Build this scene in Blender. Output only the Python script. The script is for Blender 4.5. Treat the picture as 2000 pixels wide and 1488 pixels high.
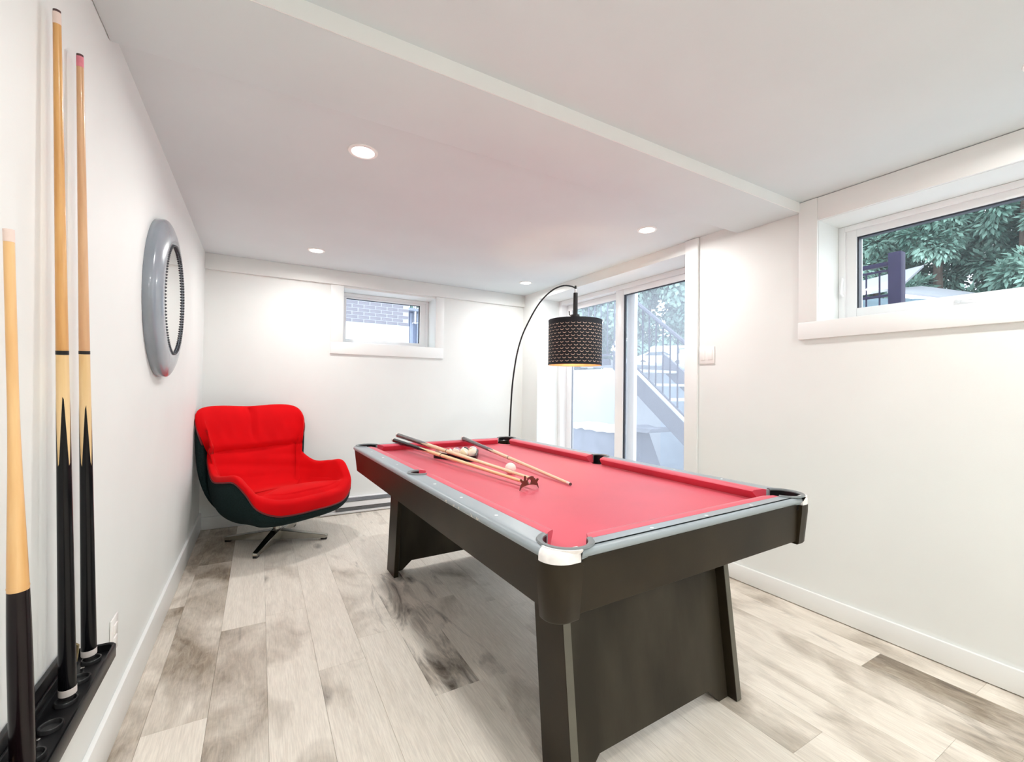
import bpy, bmesh, math, random
from mathutils import Vector, Matrix
PI = math.pi
random.seed(7)
SC = bpy.context.scene
for o in list(bpy.data.objects):
    bpy.data.objects.remove(o)

# ------------------------------------------------------------------ camera
cam_d = bpy.data.cameras.new('camera')
cam_d.sensor_width = 36.0
cam_d.lens = 858.5648 / 2000 * 36.0
cam_d.clip_start = 0.02
cam_d.clip_end = 400
cam = bpy.data.objects.new('camera', cam_d)
SC.collection.objects.link(cam)
YAW, PITCH, ROLL = 0.52065, 0.016148, 0.013874
fw = Vector((math.sin(YAW), math.cos(YAW), 0)); rt = Vector((math.cos(YAW), -math.sin(YAW), 0)); up = Vector((0, 0, 1))
f2 = fw * math.cos(PITCH) + up * math.sin(PITCH)
u2 = up * math.cos(PITCH) - fw * math.sin(PITCH)
r3 = rt * math.cos(ROLL) + u2 * math.sin(ROLL)
u3 = u2 * math.cos(ROLL) - rt * math.sin(ROLL)
cam.matrix_world = Matrix(((r3.x, u3.x, -f2.x, 0.4083), (r3.y, u3.y, -f2.y, -4.3770), (r3.z, u3.z, -f2.z, 1.19375), (0, 0, 0, 1)))
SC.camera = cam

# ------------------------------------------------------------------ view, world, light levels
vs = SC.view_settings
vs.view_transform = 'Standard'
try: vs.look = 'None'
except Exception: pass
vs.gamma = 1.0
vs.use_curve_mapping = False
vs.exposure = 0.0
SC.cycles.use_denoising = True
SC.cycles.max_bounces = 14
SC.cycles.diffuse_bounces = 8
SC.cycles.glossy_bounces = 5
SC.cycles.transmission_bounces = 8
SC.cycles.transparent_max_bounces = 24
SC.cycles.caustics_reflective = False
SC.cycles.caustics_refractive = False
SC.cycles.sample_clamp_indirect = 6.0

SKY = 4.6              # overcast sky brightness
LAMP_W = 9.8          # each ceiling downlight but the two added behind the camera
wd = bpy.data.worlds.new('overcast_sky'); SC.world = wd
wd.use_nodes = True
wn = wd.node_tree; wn.nodes.clear()
wo = wn.nodes.new('ShaderNodeOutputWorld'); wb = wn.nodes.new('ShaderNodeBackground')
tc = wn.nodes.new('ShaderNodeTexCoord'); ns = wn.nodes.new('ShaderNodeTexNoise'); cr = wn.nodes.new('ShaderNodeValToRGB')
ns.inputs['Scale'].default_value = 2.2; ns.inputs['Detail'].default_value = 5
cr.color_ramp.elements[0].position = 0.3; cr.color_ramp.elements[0].color = (0.76, 0.86, 1.0, 1)
cr.color_ramp.elements[1].position = 0.75; cr.color_ramp.elements[1].color = (0.92, 0.96, 1.0, 1)
wn.links.new(tc.outputs['Generated'], ns.inputs['Vector']); wn.links.new(ns.outputs['Fac'], cr.inputs['Fac'])
wn.links.new(cr.outputs['Color'], wb.inputs['Color']); wb.inputs['Strength'].default_value = SKY
wn.links.new(wb.outputs['Background'], wo.inputs['Surface'])

# ------------------------------------------------------------------ materials
MATS = {}
def mat(name, col, rough=0.5, metal=0.0, spec=0.5, var=0.0, scale=8.0, stretch=(1, 1, 1), bump=0.0, bscale=60.0,
        emit=None, estr=0.0, sheen=0.0, coat=0.0, col2=None, sheen_rough=0.5, sheen_tint=(1, 1, 1)):
    if name in MATS: return MATS[name]
    m = bpy.data.materials.new(name); m.use_nodes = True
    nt = m.node_tree; b = nt.nodes['Principled BSDF']
    b.inputs['Base Color'].default_value = (*col, 1)
    b.inputs['Roughness'].default_value = rough
    b.inputs['Metallic'].default_value = metal
    b.inputs['Specular IOR Level'].default_value = spec
    if sheen:
        b.inputs['Sheen Weight'].default_value = sheen; b.inputs['Sheen Roughness'].default_value = sheen_rough
        b.inputs['Sheen Tint'].default_value = (*sheen_tint, 1)
    if coat: b.inputs['Coat Weight'].default_value = coat; b.inputs['Coat Roughness'].default_value = 0.08
    if emit:
        b.inputs['Emission Color'].default_value = (*emit, 1); b.inputs['Emission Strength'].default_value = estr
    if var or bump or col2:
        t = nt.nodes.new('ShaderNodeTexCoord'); mp = nt.nodes.new('ShaderNodeMapping'); mp.inputs['Scale'].default_value = stretch
        nt.links.new(t.outputs['Object'], mp.inputs['Vector'])
    if var or col2:
        n = nt.nodes.new('ShaderNodeTexNoise'); n.inputs['Scale'].default_value = scale; n.inputs['Detail'].default_value = 6
        nt.links.new(mp.outputs['Vector'], n.inputs['Vector'])
        r = nt.nodes.new('ShaderNodeValToRGB')
        a = col if col2 else tuple(max(0, c * (1 - var)) for c in col)
        z = col2 if col2 else tuple(min(1, c * (1 + var)) for c in col)
        r.color_ramp.elements[0].position = 0.35; r.color_ramp.elements[0].color = (*a, 1)
        r.color_ramp.elements[1].position = 0.68; r.color_ramp.elements[1].color = (*z, 1)
        nt.links.new(n.outputs['Fac'], r.inputs['Fac']); nt.links.new(r.outputs['Color'], b.inputs['Base Color'])
    if bump:
        n2 = nt.nodes.new('ShaderNodeTexNoise'); n2.inputs['Scale'].default_value = bscale; n2.inputs['Detail'].default_value = 4
        nt.links.new(mp.outputs['Vector'], n2.inputs['Vector'])
        bp = nt.nodes.new('ShaderNodeBump'); bp.inputs['Strength'].default_value = bump; bp.inputs['Distance'].default_value = 0.004
        nt.links.new(n2.outputs['Fac'], bp.inputs['Height']); nt.links.new(bp.outputs['Normal'], b.inputs['Normal'])
    MATS[name] = m
    return m

def glass_mat(name, haze=0.0, tint=(0.97, 0.985, 0.98), hazecol=(0.9, 0.93, 1.0)):
    m = bpy.data.materials.new(name); m.use_nodes = True
    nt = m.node_tree; nt.nodes.clear()
    out = nt.nodes.new('ShaderNodeOutputMaterial')
    tr = nt.nodes.new('ShaderNodeBsdfTransparent'); tr.inputs['Color'].default_value = (*tint, 1)
    gl = nt.nodes.new('ShaderNodeBsdfGlossy'); gl.inputs['Roughness'].default_value = 0.02
    lw = nt.nodes.new('ShaderNodeLayerWeight'); lw.inputs['Blend'].default_value = 0.5
    pw = nt.nodes.new('ShaderNodeMath'); pw.operation = 'POWER'; pw.inputs[1].default_value = 5.0; nt.links.new(lw.outputs['Facing'], pw.inputs[0])
    fr = nt.nodes.new('ShaderNodeMath'); fr.operation = 'MULTIPLY_ADD'; fr.inputs[1].default_value = 0.5; fr.inputs[2].default_value = 0.02; nt.links.new(pw.outputs[0], fr.inputs[0])
    mx = nt.nodes.new('ShaderNodeMixShader')
    nt.links.new(fr.outputs[0], mx.inputs['Fac']); nt.links.new(tr.outputs[0], mx.inputs[1]); nt.links.new(gl.outputs[0], mx.inputs[2])
    last = mx
    if haze:      # pale translucent veil mixed in to imitate glare on the pane
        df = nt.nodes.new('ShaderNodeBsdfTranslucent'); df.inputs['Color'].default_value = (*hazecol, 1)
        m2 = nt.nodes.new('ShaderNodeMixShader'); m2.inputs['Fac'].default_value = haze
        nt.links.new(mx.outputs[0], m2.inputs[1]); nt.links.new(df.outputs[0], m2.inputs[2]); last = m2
    nt.links.new(last.outputs[0], out.inputs['Surface'])
    return m

M_WALL = mat('wall_paint', (0.80, 0.815, 0.80), 0.55, spec=0.3, var=0.012, scale=3, bump=0.05, bscale=220)
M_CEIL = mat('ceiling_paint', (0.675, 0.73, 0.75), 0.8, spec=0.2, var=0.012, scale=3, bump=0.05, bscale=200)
M_TRIM = mat('trim_paint', (0.85, 0.86, 0.85), 0.3, spec=0.5, var=0.01, scale=4)
M_VINYL = mat('white_vinyl', (0.86, 0.86, 0.87), 0.3, var=0.01, scale=5)
M_GASKET = mat('dark_gasket', (0.025, 0.03, 0.045), 0.5, var=0.1)
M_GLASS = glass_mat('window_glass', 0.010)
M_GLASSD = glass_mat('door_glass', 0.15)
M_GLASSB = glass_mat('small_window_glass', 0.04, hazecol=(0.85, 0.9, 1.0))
M_LAM = mat('black_laminate', (0.021, 0.0145, 0.0072), 0.42, spec=0.24, var=0.25, scale=5, stretch=(1, 1, 1), bump=0.03, bscale=150)
M_BLACK = mat('black_plastic', (0.006, 0.006, 0.007), 0.35, spec=0.35, var=0.15, scale=20)
M_CHROME = mat('brushed_steel', (0.48, 0.465, 0.42), 0.20, metal=1.0, var=0.06, scale=30)
M_SILVER = mat('silver_metal', (0.75, 0.75, 0.75), 0.2, metal=1.0, var=0.05, scale=40)
M_WHITEP = mat('white_plastic', (0.85, 0.83, 0.81), 0.25, var=0.015, scale=10)

# ------------------------------------------------------------------ mesh helpers
def new_obj(name, bm, m=None, parent=None, smooth=False, loc=None):
    me = bpy.data.meshes.new(name)
    bmesh.ops.recalc_face_normals(bm, faces=bm.faces[:])
    bm.to_mesh(me); bm.free()
    if m is not None:
        for k in (m if isinstance(m, (list, tuple)) else [m]): me.materials.append(k)
    if smooth:
        for p in me.polygons: p.use_smooth = True
        if smooth != 'all':
            try: me.set_sharp_from_angle(angle=math.radians(40))
            except Exception: pass
    o = bpy.data.objects.new(name, me); SC.collection.objects.link(o)
    if parent is not None: o.parent = parent
    if loc is not None: o.location = loc
    return o
def tag(o, label=None, cat=None, group=None, kind=None):
    if label: o['label'] = label
    if cat: o['category'] = cat
    if group: o['group'] = group
    if kind: o['kind'] = kind
    return o
def empty(name, loc=(0, 0, 0), rz=0.0, label=None, cat=None, group=None, kind=None):
    o = bpy.data.objects.new(name, None); SC.collection.objects.link(o)
    o.empty_display_size = 0.05
    o.location = loc; o.rotation_euler = (0, 0, rz)
    return tag(o, label, cat, group, kind)
def copy_tree(o, parent=None):
    c = o.copy(); SC.collection.objects.link(c)
    if parent is not None: c.parent = parent
    for ch in list(o.children): copy_tree(ch, c)
    return c
def add_box(bm, a, b, bev=0.0, seg=2, M=None):
    x0, y0, z0 = (min(a[i], b[i]) for i in range(3)); x1, y1, z1 = (max(a[i], b[i]) for i in range(3))
    P = [(x0, y0, z0), (x1, y0, z0), (x1, y1, z0), (x0, y1, z0), (x0, y0, z1), (x1, y0, z1), (x1, y1, z1), (x0, y1, z1)]
    v = [bm.verts.new(Vector(p) if M is None else M @ Vector(p)) for p in P]
    fs = [bm.faces.new([v[i] for i in q]) for q in ((0, 3, 2, 1), (4, 5, 6, 7), (0, 1, 5, 4), (1, 2, 6, 5), (2, 3, 7, 6), (3, 0, 4, 7))]
    if bev > 0:
        es = list({e for f in fs for e in f.edges})
        bmesh.ops.bevel(bm, geom=es, offset=bev, segments=seg, affect='EDGES', profile=0.5)
def box(name, a, b, m, parent=None, bev=0.0, seg=2, M=None):
    bm = bmesh.new(); add_box(bm, a, b, bev, seg, M)
    return new_obj(name, bm, m, parent, smooth=bev > 0)
def boxes(name, lst, m, parent=None, bev=0.0):
    bm = bmesh.new()
    for a, b in lst: add_box(bm, a, b, bev)
    return new_obj(name, bm, m, parent, smooth=bev > 0)
def add_prism(bm, pts, d, axis=2):
    """pts 2-D polygon, extruded from d[0] to d[1] along axis"""
    def P(p, h):
        if axis == 2: return (p[0], p[1], h)
        if axis == 0: return (h, p[0], p[1])
        return (p[0], h, p[1])
    a = [bm.verts.new(P(p, d[0])) for p in pts]; b = [bm.verts.new(P(p, d[1])) for p in pts]
    n = len(pts)
    bm.faces.new(a[::-1]); bm.faces.new(b)
    for i in range(n): bm.faces.new((a[i], a[(i + 1) % n], b[(i + 1) % n], b[i]))
def prism(name, pts, d, axis, m, parent=None, bev=0.0):
    bm = bmesh.new(); add_prism(bm, pts, d, axis)
    if bev: bmesh.ops.bevel(bm, geom=bm.edges[:], offset=bev, segments=2, affect='EDGES')
    return new_obj(name, bm, m, parent, smooth=bev > 0)
def frame_for(t, ref=None):
    t = t.normalized()
    ref = ref or (Vector((0, 0, 1)) if abs(t.z) < 0.9 else Vector((1, 0, 0)))
    a = t.cross(ref).normalized(); return a, t.cross(a).normalized()
def add_tube(bm, pts, rad, n=12, cap=True):
    pts = [Vector(p) for p in pts]
    rad = rad if isinstance(rad, (list, tuple)) else [rad] * len(pts)
    rings = []; a = None
    for i, p in enumerate(pts):
        t = (pts[min(i + 1, len(pts) - 1)] - pts[max(i - 1, 0)]).normalized()
        if a is None: a, b = frame_for(t)
        else:
            a = (a - t * a.dot(t)).normalized(); b = t.cross(a)
        rings.append([bm.verts.new(p + (a * math.cos(2 * PI * k / n) + b * math.sin(2 * PI * k / n)) * rad[i]) for k in range(n)])
    for i in range(len(rings) - 1):
        for k in range(n): bm.faces.new((rings[i][k], rings[i][(k + 1) % n], rings[i + 1][(k + 1) % n], rings[i + 1][k]))
    if cap:
        bm.faces.new(rings[0][::-1]); bm.faces.new(rings[-1])
def tube(name, pts, rad, m, parent=None, n=12, cap=True):
    bm = bmesh.new(); add_tube(bm, pts, rad, n, cap); return new_obj(name, bm, m, parent, smooth=True)
def add_lathe(bm, prof, n=32, M=None, close=False):
    """prof list of (r, z) turned about z"""
    rings = []
    for r, z in prof:
        if r < 1e-6:
            p = Vector((0, 0, z)); rings.append([bm.verts.new(M @ p if M else p)])
        else:
            rr = []
            for k in range(n):
                p = Vector((r * math.cos(2 * PI * k / n), r * math.sin(2 * PI * k / n), z)); rr.append(bm.verts.new(M @ p if M else p))
            rings.append(rr)
    pairs = list(zip(rings[:-1], rings[1:]))
    if close: pairs.append((rings[-1], rings[0]))
    for a, b in pairs:
        for k in range(n):
            if len(a) == 1 and len(b) == 1: continue
            if len(a) == 1: bm.faces.new((a[0], b[k], b[(k + 1) % n]))
            elif len(b) == 1: bm.faces.new((a[k], b[0], a[(k + 1) % n]))
            else: bm.faces.new((a[k], b[k], b[(k + 1) % n], a[(k + 1) % n]))
def lathe(name, prof, m, parent=None, n=32, M=None, close=False, smooth=True):
    bm = bmesh.new(); add_lathe(bm, prof, n, M, close); return new_obj(name, bm, m, parent, smooth=smooth)
def axis_matrix(p, d):
    d = Vector(d).normalized(); a, b = frame_for(d)
    return Matrix(((a.x, b.x, d.x, p[0]), (a.y, b.y, d.y, p[1]), (a.z, b.z, d.z, p[2]), (0, 0, 0, 1)))
def cylinder(name, p0, p1, r, m, parent=None, n=20): return tube(name, [p0, p1], r, m, parent, n)
def ring_fill(bm, outer, inner, z):
    o = [bm.verts.new((p[0], p[1], z)) for p in outer]; i = [bm.verts.new((p[0], p[1], z)) for p in inner]
    es = [bm.edges.new((o[k], o[(k + 1) % len(o)])) for k in range(len(o))] + [bm.edges.new((i[k], i[(k + 1) % len(i)])) for k in range(len(i))]
    bmesh.ops.triangle_fill(bm, use_beauty=True, use_dissolve=False, edges=es)
    return o, i

# ================================================================== ROOM SHELL
W = 3.056; H = 2.265; YF = -6.9
X0D, X1D = 3.34, 3.46
# floor slab and its planks
def plank_material():
    m = bpy.data.materials.new('vinyl_plank'); m.use_nodes = True
    nt = m.node_tree; N = nt.nodes; L = nt.links; b = N['Principled BSDF']
    b.inputs['Roughness'].default_value = 0.42; b.inputs['Specular IOR Level'].default_value = 0.4
    g = N.new('ShaderNodeNewGeometry'); oi = N.new('ShaderNodeObjectInfo')
    cmb = N.new('ShaderNodeCombineXYZ')
    mul = N.new('ShaderNodeMath'); mul.operation = 'MULTIPLY'; mul.inputs[1].default_value = 37.0
    L.new(oi.outputs['Random'], mul.inputs[0]); L.new(mul.outputs[0], cmb.inputs['Z'])
    add = N.new('ShaderNodeVectorMath'); add.operation = 'ADD'
    L.new(g.outputs['Position'], add.inputs[0]); L.new(cmb.outputs[0], add.inputs[1])
    def noise(sc, stretch, det=6, dist=0.0, rough=0.6):
        mp = N.new('ShaderNodeMapping'); mp.inputs['Scale'].default_value = stretch; L.new(add.outputs[0], mp.inputs['Vector'])
        n = N.new('ShaderNodeTexNoise'); n.inputs['Scale'].default_value = sc; n.inputs['Detail'].default_value = det
        n.inputs['Distortion'].default_value = dist; n.inputs['Roughness'].default_value = rough; L.new(mp.outputs[0], n.inputs['Vector']); return n.outputs['Fac']
    def ramp(src, p0, c0, p1, c1):
        r = N.new('ShaderNodeValToRGB'); r.color_ramp.elements[0].position = p0; r.color_ramp.elements[1].position = p1
        r.color_ramp.elements[0].color = (*c0, 1); r.color_ramp.elements[1].color = (*c1, 1); L.new(src, r.inputs['Fac']); return r.outputs['Color']
    def mix(fac, a, bb, mode='MIX'):
        x = N.new('ShaderNodeMix'); x.data_type = 'RGBA'; x.blend_type = mode
        if isinstance(fac, float): x.inputs[0].default_value = fac
        else: L.new(fac, x.inputs[0])
        for s, v in ((6, a), (7, bb)):
            if isinstance(v, tuple): x.inputs[s].default_value = (*v, 1)
            else: L.new(v, x.inputs[s])
        return x.outputs[2]
    sep = N.new('ShaderNodeSeparateColor'); L.new(oi.outputs['Color'], sep.inputs[0])
    # light greige body
    grain = ramp(noise(4, (7, 0.8, 1), 8, 0.5), 0.25, (0.79, 0.72, 0.63), 0.75, (0.90, 0.84, 0.755))
    dark = ramp(noise(7, (5, 1.2, 1), 10, 1.2, 0.7), 0.28, (0.17, 0.13, 0.092), 0.75, (0.52, 0.44, 0.345))
    # cloudy brown-grey patches, more of them on darker planks
    cl = noise(2.0, (2.2, 1.3, 1), 6, 0.5, 0.55)
    thr = N.new('ShaderNodeMath'); thr.operation = 'ADD'; L.new(cl, thr.inputs[0]); L.new(sep.outputs['Red'], thr.inputs[1])
    mr = N.new('ShaderNodeMapRange'); mr.inputs['From Min'].default_value = 0.88; mr.inputs['From Max'].default_value = 1.22; L.new(thr.outputs[0], mr.inputs['Value'])
    c = mix(mr.outputs[0], grain, dark)
    # narrow dark heart streaks
    st = noise(2.2, (4.6, 1.0, 1), 8, 1.0, 0.62)
    a2 = N.new('ShaderNodeMath'); a2.operation = 'ADD'; L.new(st, a2.inputs[0]); L.new(sep.outputs['Green'], a2.inputs[1])
    mr2 = N.new('ShaderNodeMapRange'); mr2.inputs['From Min'].default_value = 1.14; mr2.inputs['From Max'].default_value = 1.38; L.new(a2.outputs[0], mr2.inputs['Value'])
    c = mix(mr2.outputs[0], c, (0.10, 0.078, 0.062))
    # knots
    mpk = N.new('ShaderNodeMapping'); mpk.inputs['Scale'].default_value = (2.6, 1.3, 1); L.new(add.outputs[0], mpk.inputs['Vector'])
    vo = N.new('ShaderNodeTexVoronoi'); vo.inputs['Scale'].default_value = 1.4; L.new(mpk.outputs[0], vo.inputs['Vector'])
    mr3 = N.new('ShaderNodeMapRange'); mr3.inputs['From Min'].default_value = 0.15; mr3.inputs['From Max'].default_value = 0.0; L.new(vo.outputs['Distance'], mr3.inputs['Value'])
    kn0 = N.new('ShaderNodeMath'); kn0.operation = 'MULTIPLY'; L.new(mr3.outputs[0], kn0.inputs[0]); L.new(noise(22, (2, 1, 1), 4), kn0.inputs[1])
    kn = N.new('ShaderNodeMath'); kn.operation = 'MULTIPLY'; kn.use_clamp = True; L.new(kn0.outputs[0], kn.inputs[0]); kn.inputs[1].default_value = 2.2
    c = mix(kn.outputs[0], c, (0.13, 0.10, 0.08))
    # fine pores
    fine = ramp(noise(26, (10, 0.5, 1), 4), 0.35, (0.87, 0.865, 0.86), 0.65, (1.04, 1.04, 1.04))
    c = mix(1.0, c, fine, 'MULTIPLY')
    L.new(c, b.inputs['Base Color'])
    bp = N.new('ShaderNodeBump'); bp.inputs['Strength'].default_value = 0.12; bp.inputs['Distance'].default_value = 0.002
    L.new(noise(26, (10, 0.5, 1), 4), bp.inputs['Height']); L.new(bp.outputs[0], b.inputs['Normal'])
    return m
M_PLANK = plank_material()
floor = box('floor', (-0.1, YF, -0.12), (W + 0.1, 0.1, -0.008), mat('floor_underlay', (0.10, 0.085, 0.07), 0.8, var=0.1), None)
tag(floor, 'greige wood-look plank floor of the games room', kind='structure')
PW = 0.188
def plank_mesh(w, l):
    bm = bmesh.new(); g = 0.0003
    add_box(bm, (-w / 2 + g, -l / 2 + g, -0.008), (w / 2 - g, l / 2 - g, 0.0))
    top = [e for e in bm.edges if all(v.co.z > -0.001 for v in e.verts)]
    bmesh.ops.bevel(bm, geom=top, offset=0.0006, segments=1, affect='EDGES')
    bmesh.ops.recalc_face_normals(bm, faces=bm.faces[:])
    me = bpy.data.meshes.new('plank'); bm.to_mesh(me); bm.free(); me.materials.append(M_PLANK); return me
plank_cache = {}
rng = random.Random(11)
TONE = {}
JOINT = {-2: [-1.45], -1: [-0.85, -2.46], 0: [-1.83], 1: [-0.55], 2: [-1.15], 3: [-2.2], 9: [-3.57], 10: [-2.9], 13: [-3.46]}
k = -2
while 0.27 + PW * k < W:
    x0 = max(0.0, 0.27 + PW * k); x1 = min(W, 0.27 + PW * (k + 1))
    if x1 - x0 > 0.01:
        js = JOINT.get(k, [-(rng.random() * 1.22 + 0.05)])
        cuts = list(js)
        y = js[0]
        while y < -0.02: y += 1.22
        cuts += [js[0] + 1.22 * i for i in range(1, 8) if js[0] + 1.22 * i < -0.1]
        cuts += [js[-1] - 1.22 * i for i in range(1, 8) if js[-1] - 1.22 * i > YF + 0.1]
        cuts = sorted(set([0.0, YF] + cuts))
        for a, b in zip(cuts[:-1], cuts[1:]):
            key = (round(x1 - x0, 4), round(b - a, 4))
            if key not in plank_cache: plank_cache[key] = plank_mesh(*key)
            o = bpy.data.objects.new('plank', plank_cache[key]); SC.collection.objects.link(o)
            o.parent = floor; o.location = ((x0 + x1) / 2, (a + b) / 2, 0)
            t = 0.18 + 0.26 * rng.random(); s = 0.42 + 0.12 * rng.random()
            ym = (a + b) / 2
            if k >= 9: t = 0.36 + 0.16 * rng.random(); s += 0.05
            if k == -1: t = 0.30 if ym < -2.46 else (0.60 if ym < -0.85 else 0.66)
            elif k == -2: t = 0.58
            elif k == 0: t = 0.56 if ym < -1.83 else (0.24 if ym > -1.0 or ym < -1.0 else 0.3)
            elif k == 1: t = 0.40
            elif k == 2: t = 0.30
            elif k == 4 and -2.6 < ym < -1.2: t, s = 0.38, 0.70
            elif k in (3, 4) and ym >= -1.2: t, s = 0.24, 0.5
            elif k == 5: t, s = 0.34, 0.56
            elif k == 13 and ym < -3.4: t, s = 0.66, 0.66
            elif k == 9 and ym > -3.57: t, s = 0.50, 0.5
            elif k == 14: t = 0.5
            o.color = (t, s, 0, 1)
    k += 1

def struct(o, label=None): return tag(o, label, kind='structure')
struct(box('wall_left', (-0.15, YF, -0.1), (0, 0.4, 2.6), M_WALL), 'plain white wall with the round mirror')
# back wall with the small window opening
BX0, BX1, BZ0, BZ1, BT = 1.077, 1.985, 1.603, 2.117, 0.34
struct(boxes('wall_back', [((0, 0, -0.1), (BX0, BT, 2.6)), ((BX1, 0, -0.1), (W, BT, 2.6)), ((BX0, 0, -0.1), (BX1, BT, BZ0)), ((BX0, 0, BZ1), (BX1, BT, 2.6))], M_WALL),
       'white end wall behind the red armchair')
DY0, DY1, DZ = -2.268, -0.320, 2.180
RY0, RY1, RZ0, RZ1 = -4.62, -3.126, 1.583, 2.136
XT = W + 0.36
struct(boxes('wall_right', [((W, DY1, -0.1), (XT, 0.34, 2.6)), ((W, DY0, DZ), (XT, DY1, 2.6)), ((W, RY1, -0.1), (XT, DY0, 2.6)),
        ((W, RY0, -0.1), (XT, RY1, RZ0)), ((W, RY0, RZ1), (XT, RY1, 2.6)), ((W, YF, -0.1), (XT, RY0, 2.6))], M_WALL), 'white wall with the sliding patio door')
struct(box('wall_front', (-0.15, YF - 0.15, -0.1), (XT, YF, 2.6), M_WALL), 'white wall across the near end of the room')
struct(box('ceiling', (0, YF, H), (W, 0, H + 0.2), M_CEIL), 'flat white ceiling')
struct(box('trim_1', (0.0, -3.032, 2.207), (W, -2.652, H + 0.01), M_CEIL, None, 0.008), 'shallow boxed ceiling beam')
bfb = box('lit_beam_face', (0.0, -3.036, 2.208), (W, -3.0325, H), M_TRIM, bpy.data.objects['trim_1'])  # beam's near face painted paler to stand for the light it catches
struct(box('trim_2', (0.0, -0.035, 2.135), (W, 0.0, H), M_WALL, None, 0.003), 'narrow soffit strip along the end wall')
def baseboard(name, a, b, lab):
    struct(box(name, a, b, M_TRIM, None, 0.004), lab)
baseboard('baseboard_left', (0, YF, 0.002), (0.016, 0, 0.142), 'white baseboard under the mirror wall')
baseboard('baseboard_back', (0.016, -0.016, 0.002), (0.895, 0, 0.105), 'white baseboard behind the armchair')
baseboard('baseboard_right', (W - 0.016, YF, 0.004), (W, -2.372, 0.103), 'white baseboard along the patio door wall')
baseboard('baseboard_right_far', (W - 0.016, -0.30, 0.004), (W, 0, 0.103), 'white baseboard beyond the patio door')

# ---- small window in the end wall
w1 = empty('window_1', ((BX0 + BX1) / 2, 0, BZ0), 0, 'small high window in the end wall looking at a brick house', kind='structure')
def rel(o, par): o.parent = par; o.matrix_parent_inverse = Matrix.Translation(-Vector(par.location)); return o
def pbox(name, a, b, m, par, bev=0.003): return rel(box(name, a, b, m, None, bev), par)
pbox('bottom_casing', (0.964, -0.018, 1.492), (2.075, -0.0005, BZ0), M_TRIM, w1)
pbox('side_casing', (0.964, -0.017, BZ0), (BX0, -0.0005, 2.134), M_TRIM, w1)
pbox('side_casing', (BX1, -0.017, BZ0), (2.075, -0.0005, 2.134), M_TRIM, w1)
def hole_frame(name, axis, a, b, c, d, t0, t1, wl, wr, wb, wt, m, par, bev=0.003):
    """rectangular frame: a..b horizontally, c..d vertically, t0..t1 deep"""
    L = [((a, c), (a + wl, d)), ((b - wr, c), (b, d)), ((a + wl, c), (b - wr, c + wb)), ((a + wl, d - wt), (b - wr, d))]
    bm = bmesh.new()
    for p, q in L:
        if axis == 'y': add_box(bm, (p[0], t0, p[1]), (q[0], t1, q[1]), bev)
        else: add_box(bm, (t0, p[0], p[1]), (t1, q[0], q[1]), bev)
    return rel(new_obj(name, bm, m, None, smooth=True), par)
hole_frame('window_frame', 'y', BX0 + .001, BX1 - .001, BZ0 + .001, BZ1 - .001, 0.215, 0.30, 0.030, 0.030, 0.028, 0.030, M_VINYL, w1)
hole_frame('sash', 'y', BX0 + .031, BX1 - .031, BZ0 + .029, BZ1 - .031, 0.222, 0.29, 0.030, 0.062, 0.028, 0.020, M_VINYL, w1)
hole_frame('gasket', 'y', 1.1375, 1.893, 1.659, 2.068, 0.236, 0.262, 0.002, 0.008, 0.002, 0.007, M_GASKET, w1, 0)
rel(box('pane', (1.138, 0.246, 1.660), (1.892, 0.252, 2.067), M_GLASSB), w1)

# ---- long window in the right wall
w2 = empty('window_2', (W, (RY0 + RY1) / 2, RZ0), 0, 'long high window in the right wall looking at trees', kind='structure')
pbox('bottom_casing', (W - 0.02, RY0 - 0.1, 1.488), (W - .0005, -3.029, RZ0), M_TRIM, w2)
pbox('side_casing', (W - 0.019, RY1, RZ0), (W - .0005, -3.031, 2.262), M_TRIM, w2)
pbox('side_casing', (W - 0.019, RY0 - 0.1, RZ0), (W - .0005, RY0, 2.262), M_TRIM, w2)
pbox('top_casing', (W - 0.015, RY0, RZ1), (W - .0005, RY1, 2.262), M_TRIM, w2)
hole_frame('window_frame', 'x', RY0 + .001, RY1 - .001, RZ0 + .001, RZ1 - .001, 3.272, 3.37, 0.03, 0.03, 0.030, 0.030, M_VINYL, w2)
hole_frame('sash', 'x', RY0 + .031, RY1 - .031, RZ0 + .031, RZ1 - .031, 3.285, 3.36, 0.05, 0.052, 0.052, 0.038, M_VINYL, w2)
hole_frame('gasket', 'x', RY0 + .08, -3.208, 1.664, 2.069, 3.295, 3.33, 0.008, 0.009, 0.003, 0.010, M_GASKET, w2, 0)
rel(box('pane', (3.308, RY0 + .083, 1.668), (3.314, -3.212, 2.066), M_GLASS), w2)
# lock lever on the left side of the frame, crank on the sill
lv = tube('lock_lever', [(3.268, -3.150, 1.74), (3.245, -3.152, 1.75), (3.238, -3.155, 1.79), (3.245, -3.158, 1.83), (3.262, -3.150, 1.84)], [0.006, 0.007, 0.007, 0.006, 0.005], M_VINYL, None, 10); rel(lv, w2)
ck = tube('crank_handle', [(3.285, -3.62, 1.640), (3.262, -3.63, 1.645), (3.250, -3.70, 1.640), (3.246, -3.78, 1.632), (3.236, -3.80, 1.626)], [0.014, 0.012, 0.008, 0.008, 0.010], M_VINYL, None, 10); rel(ck, w2)

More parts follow.
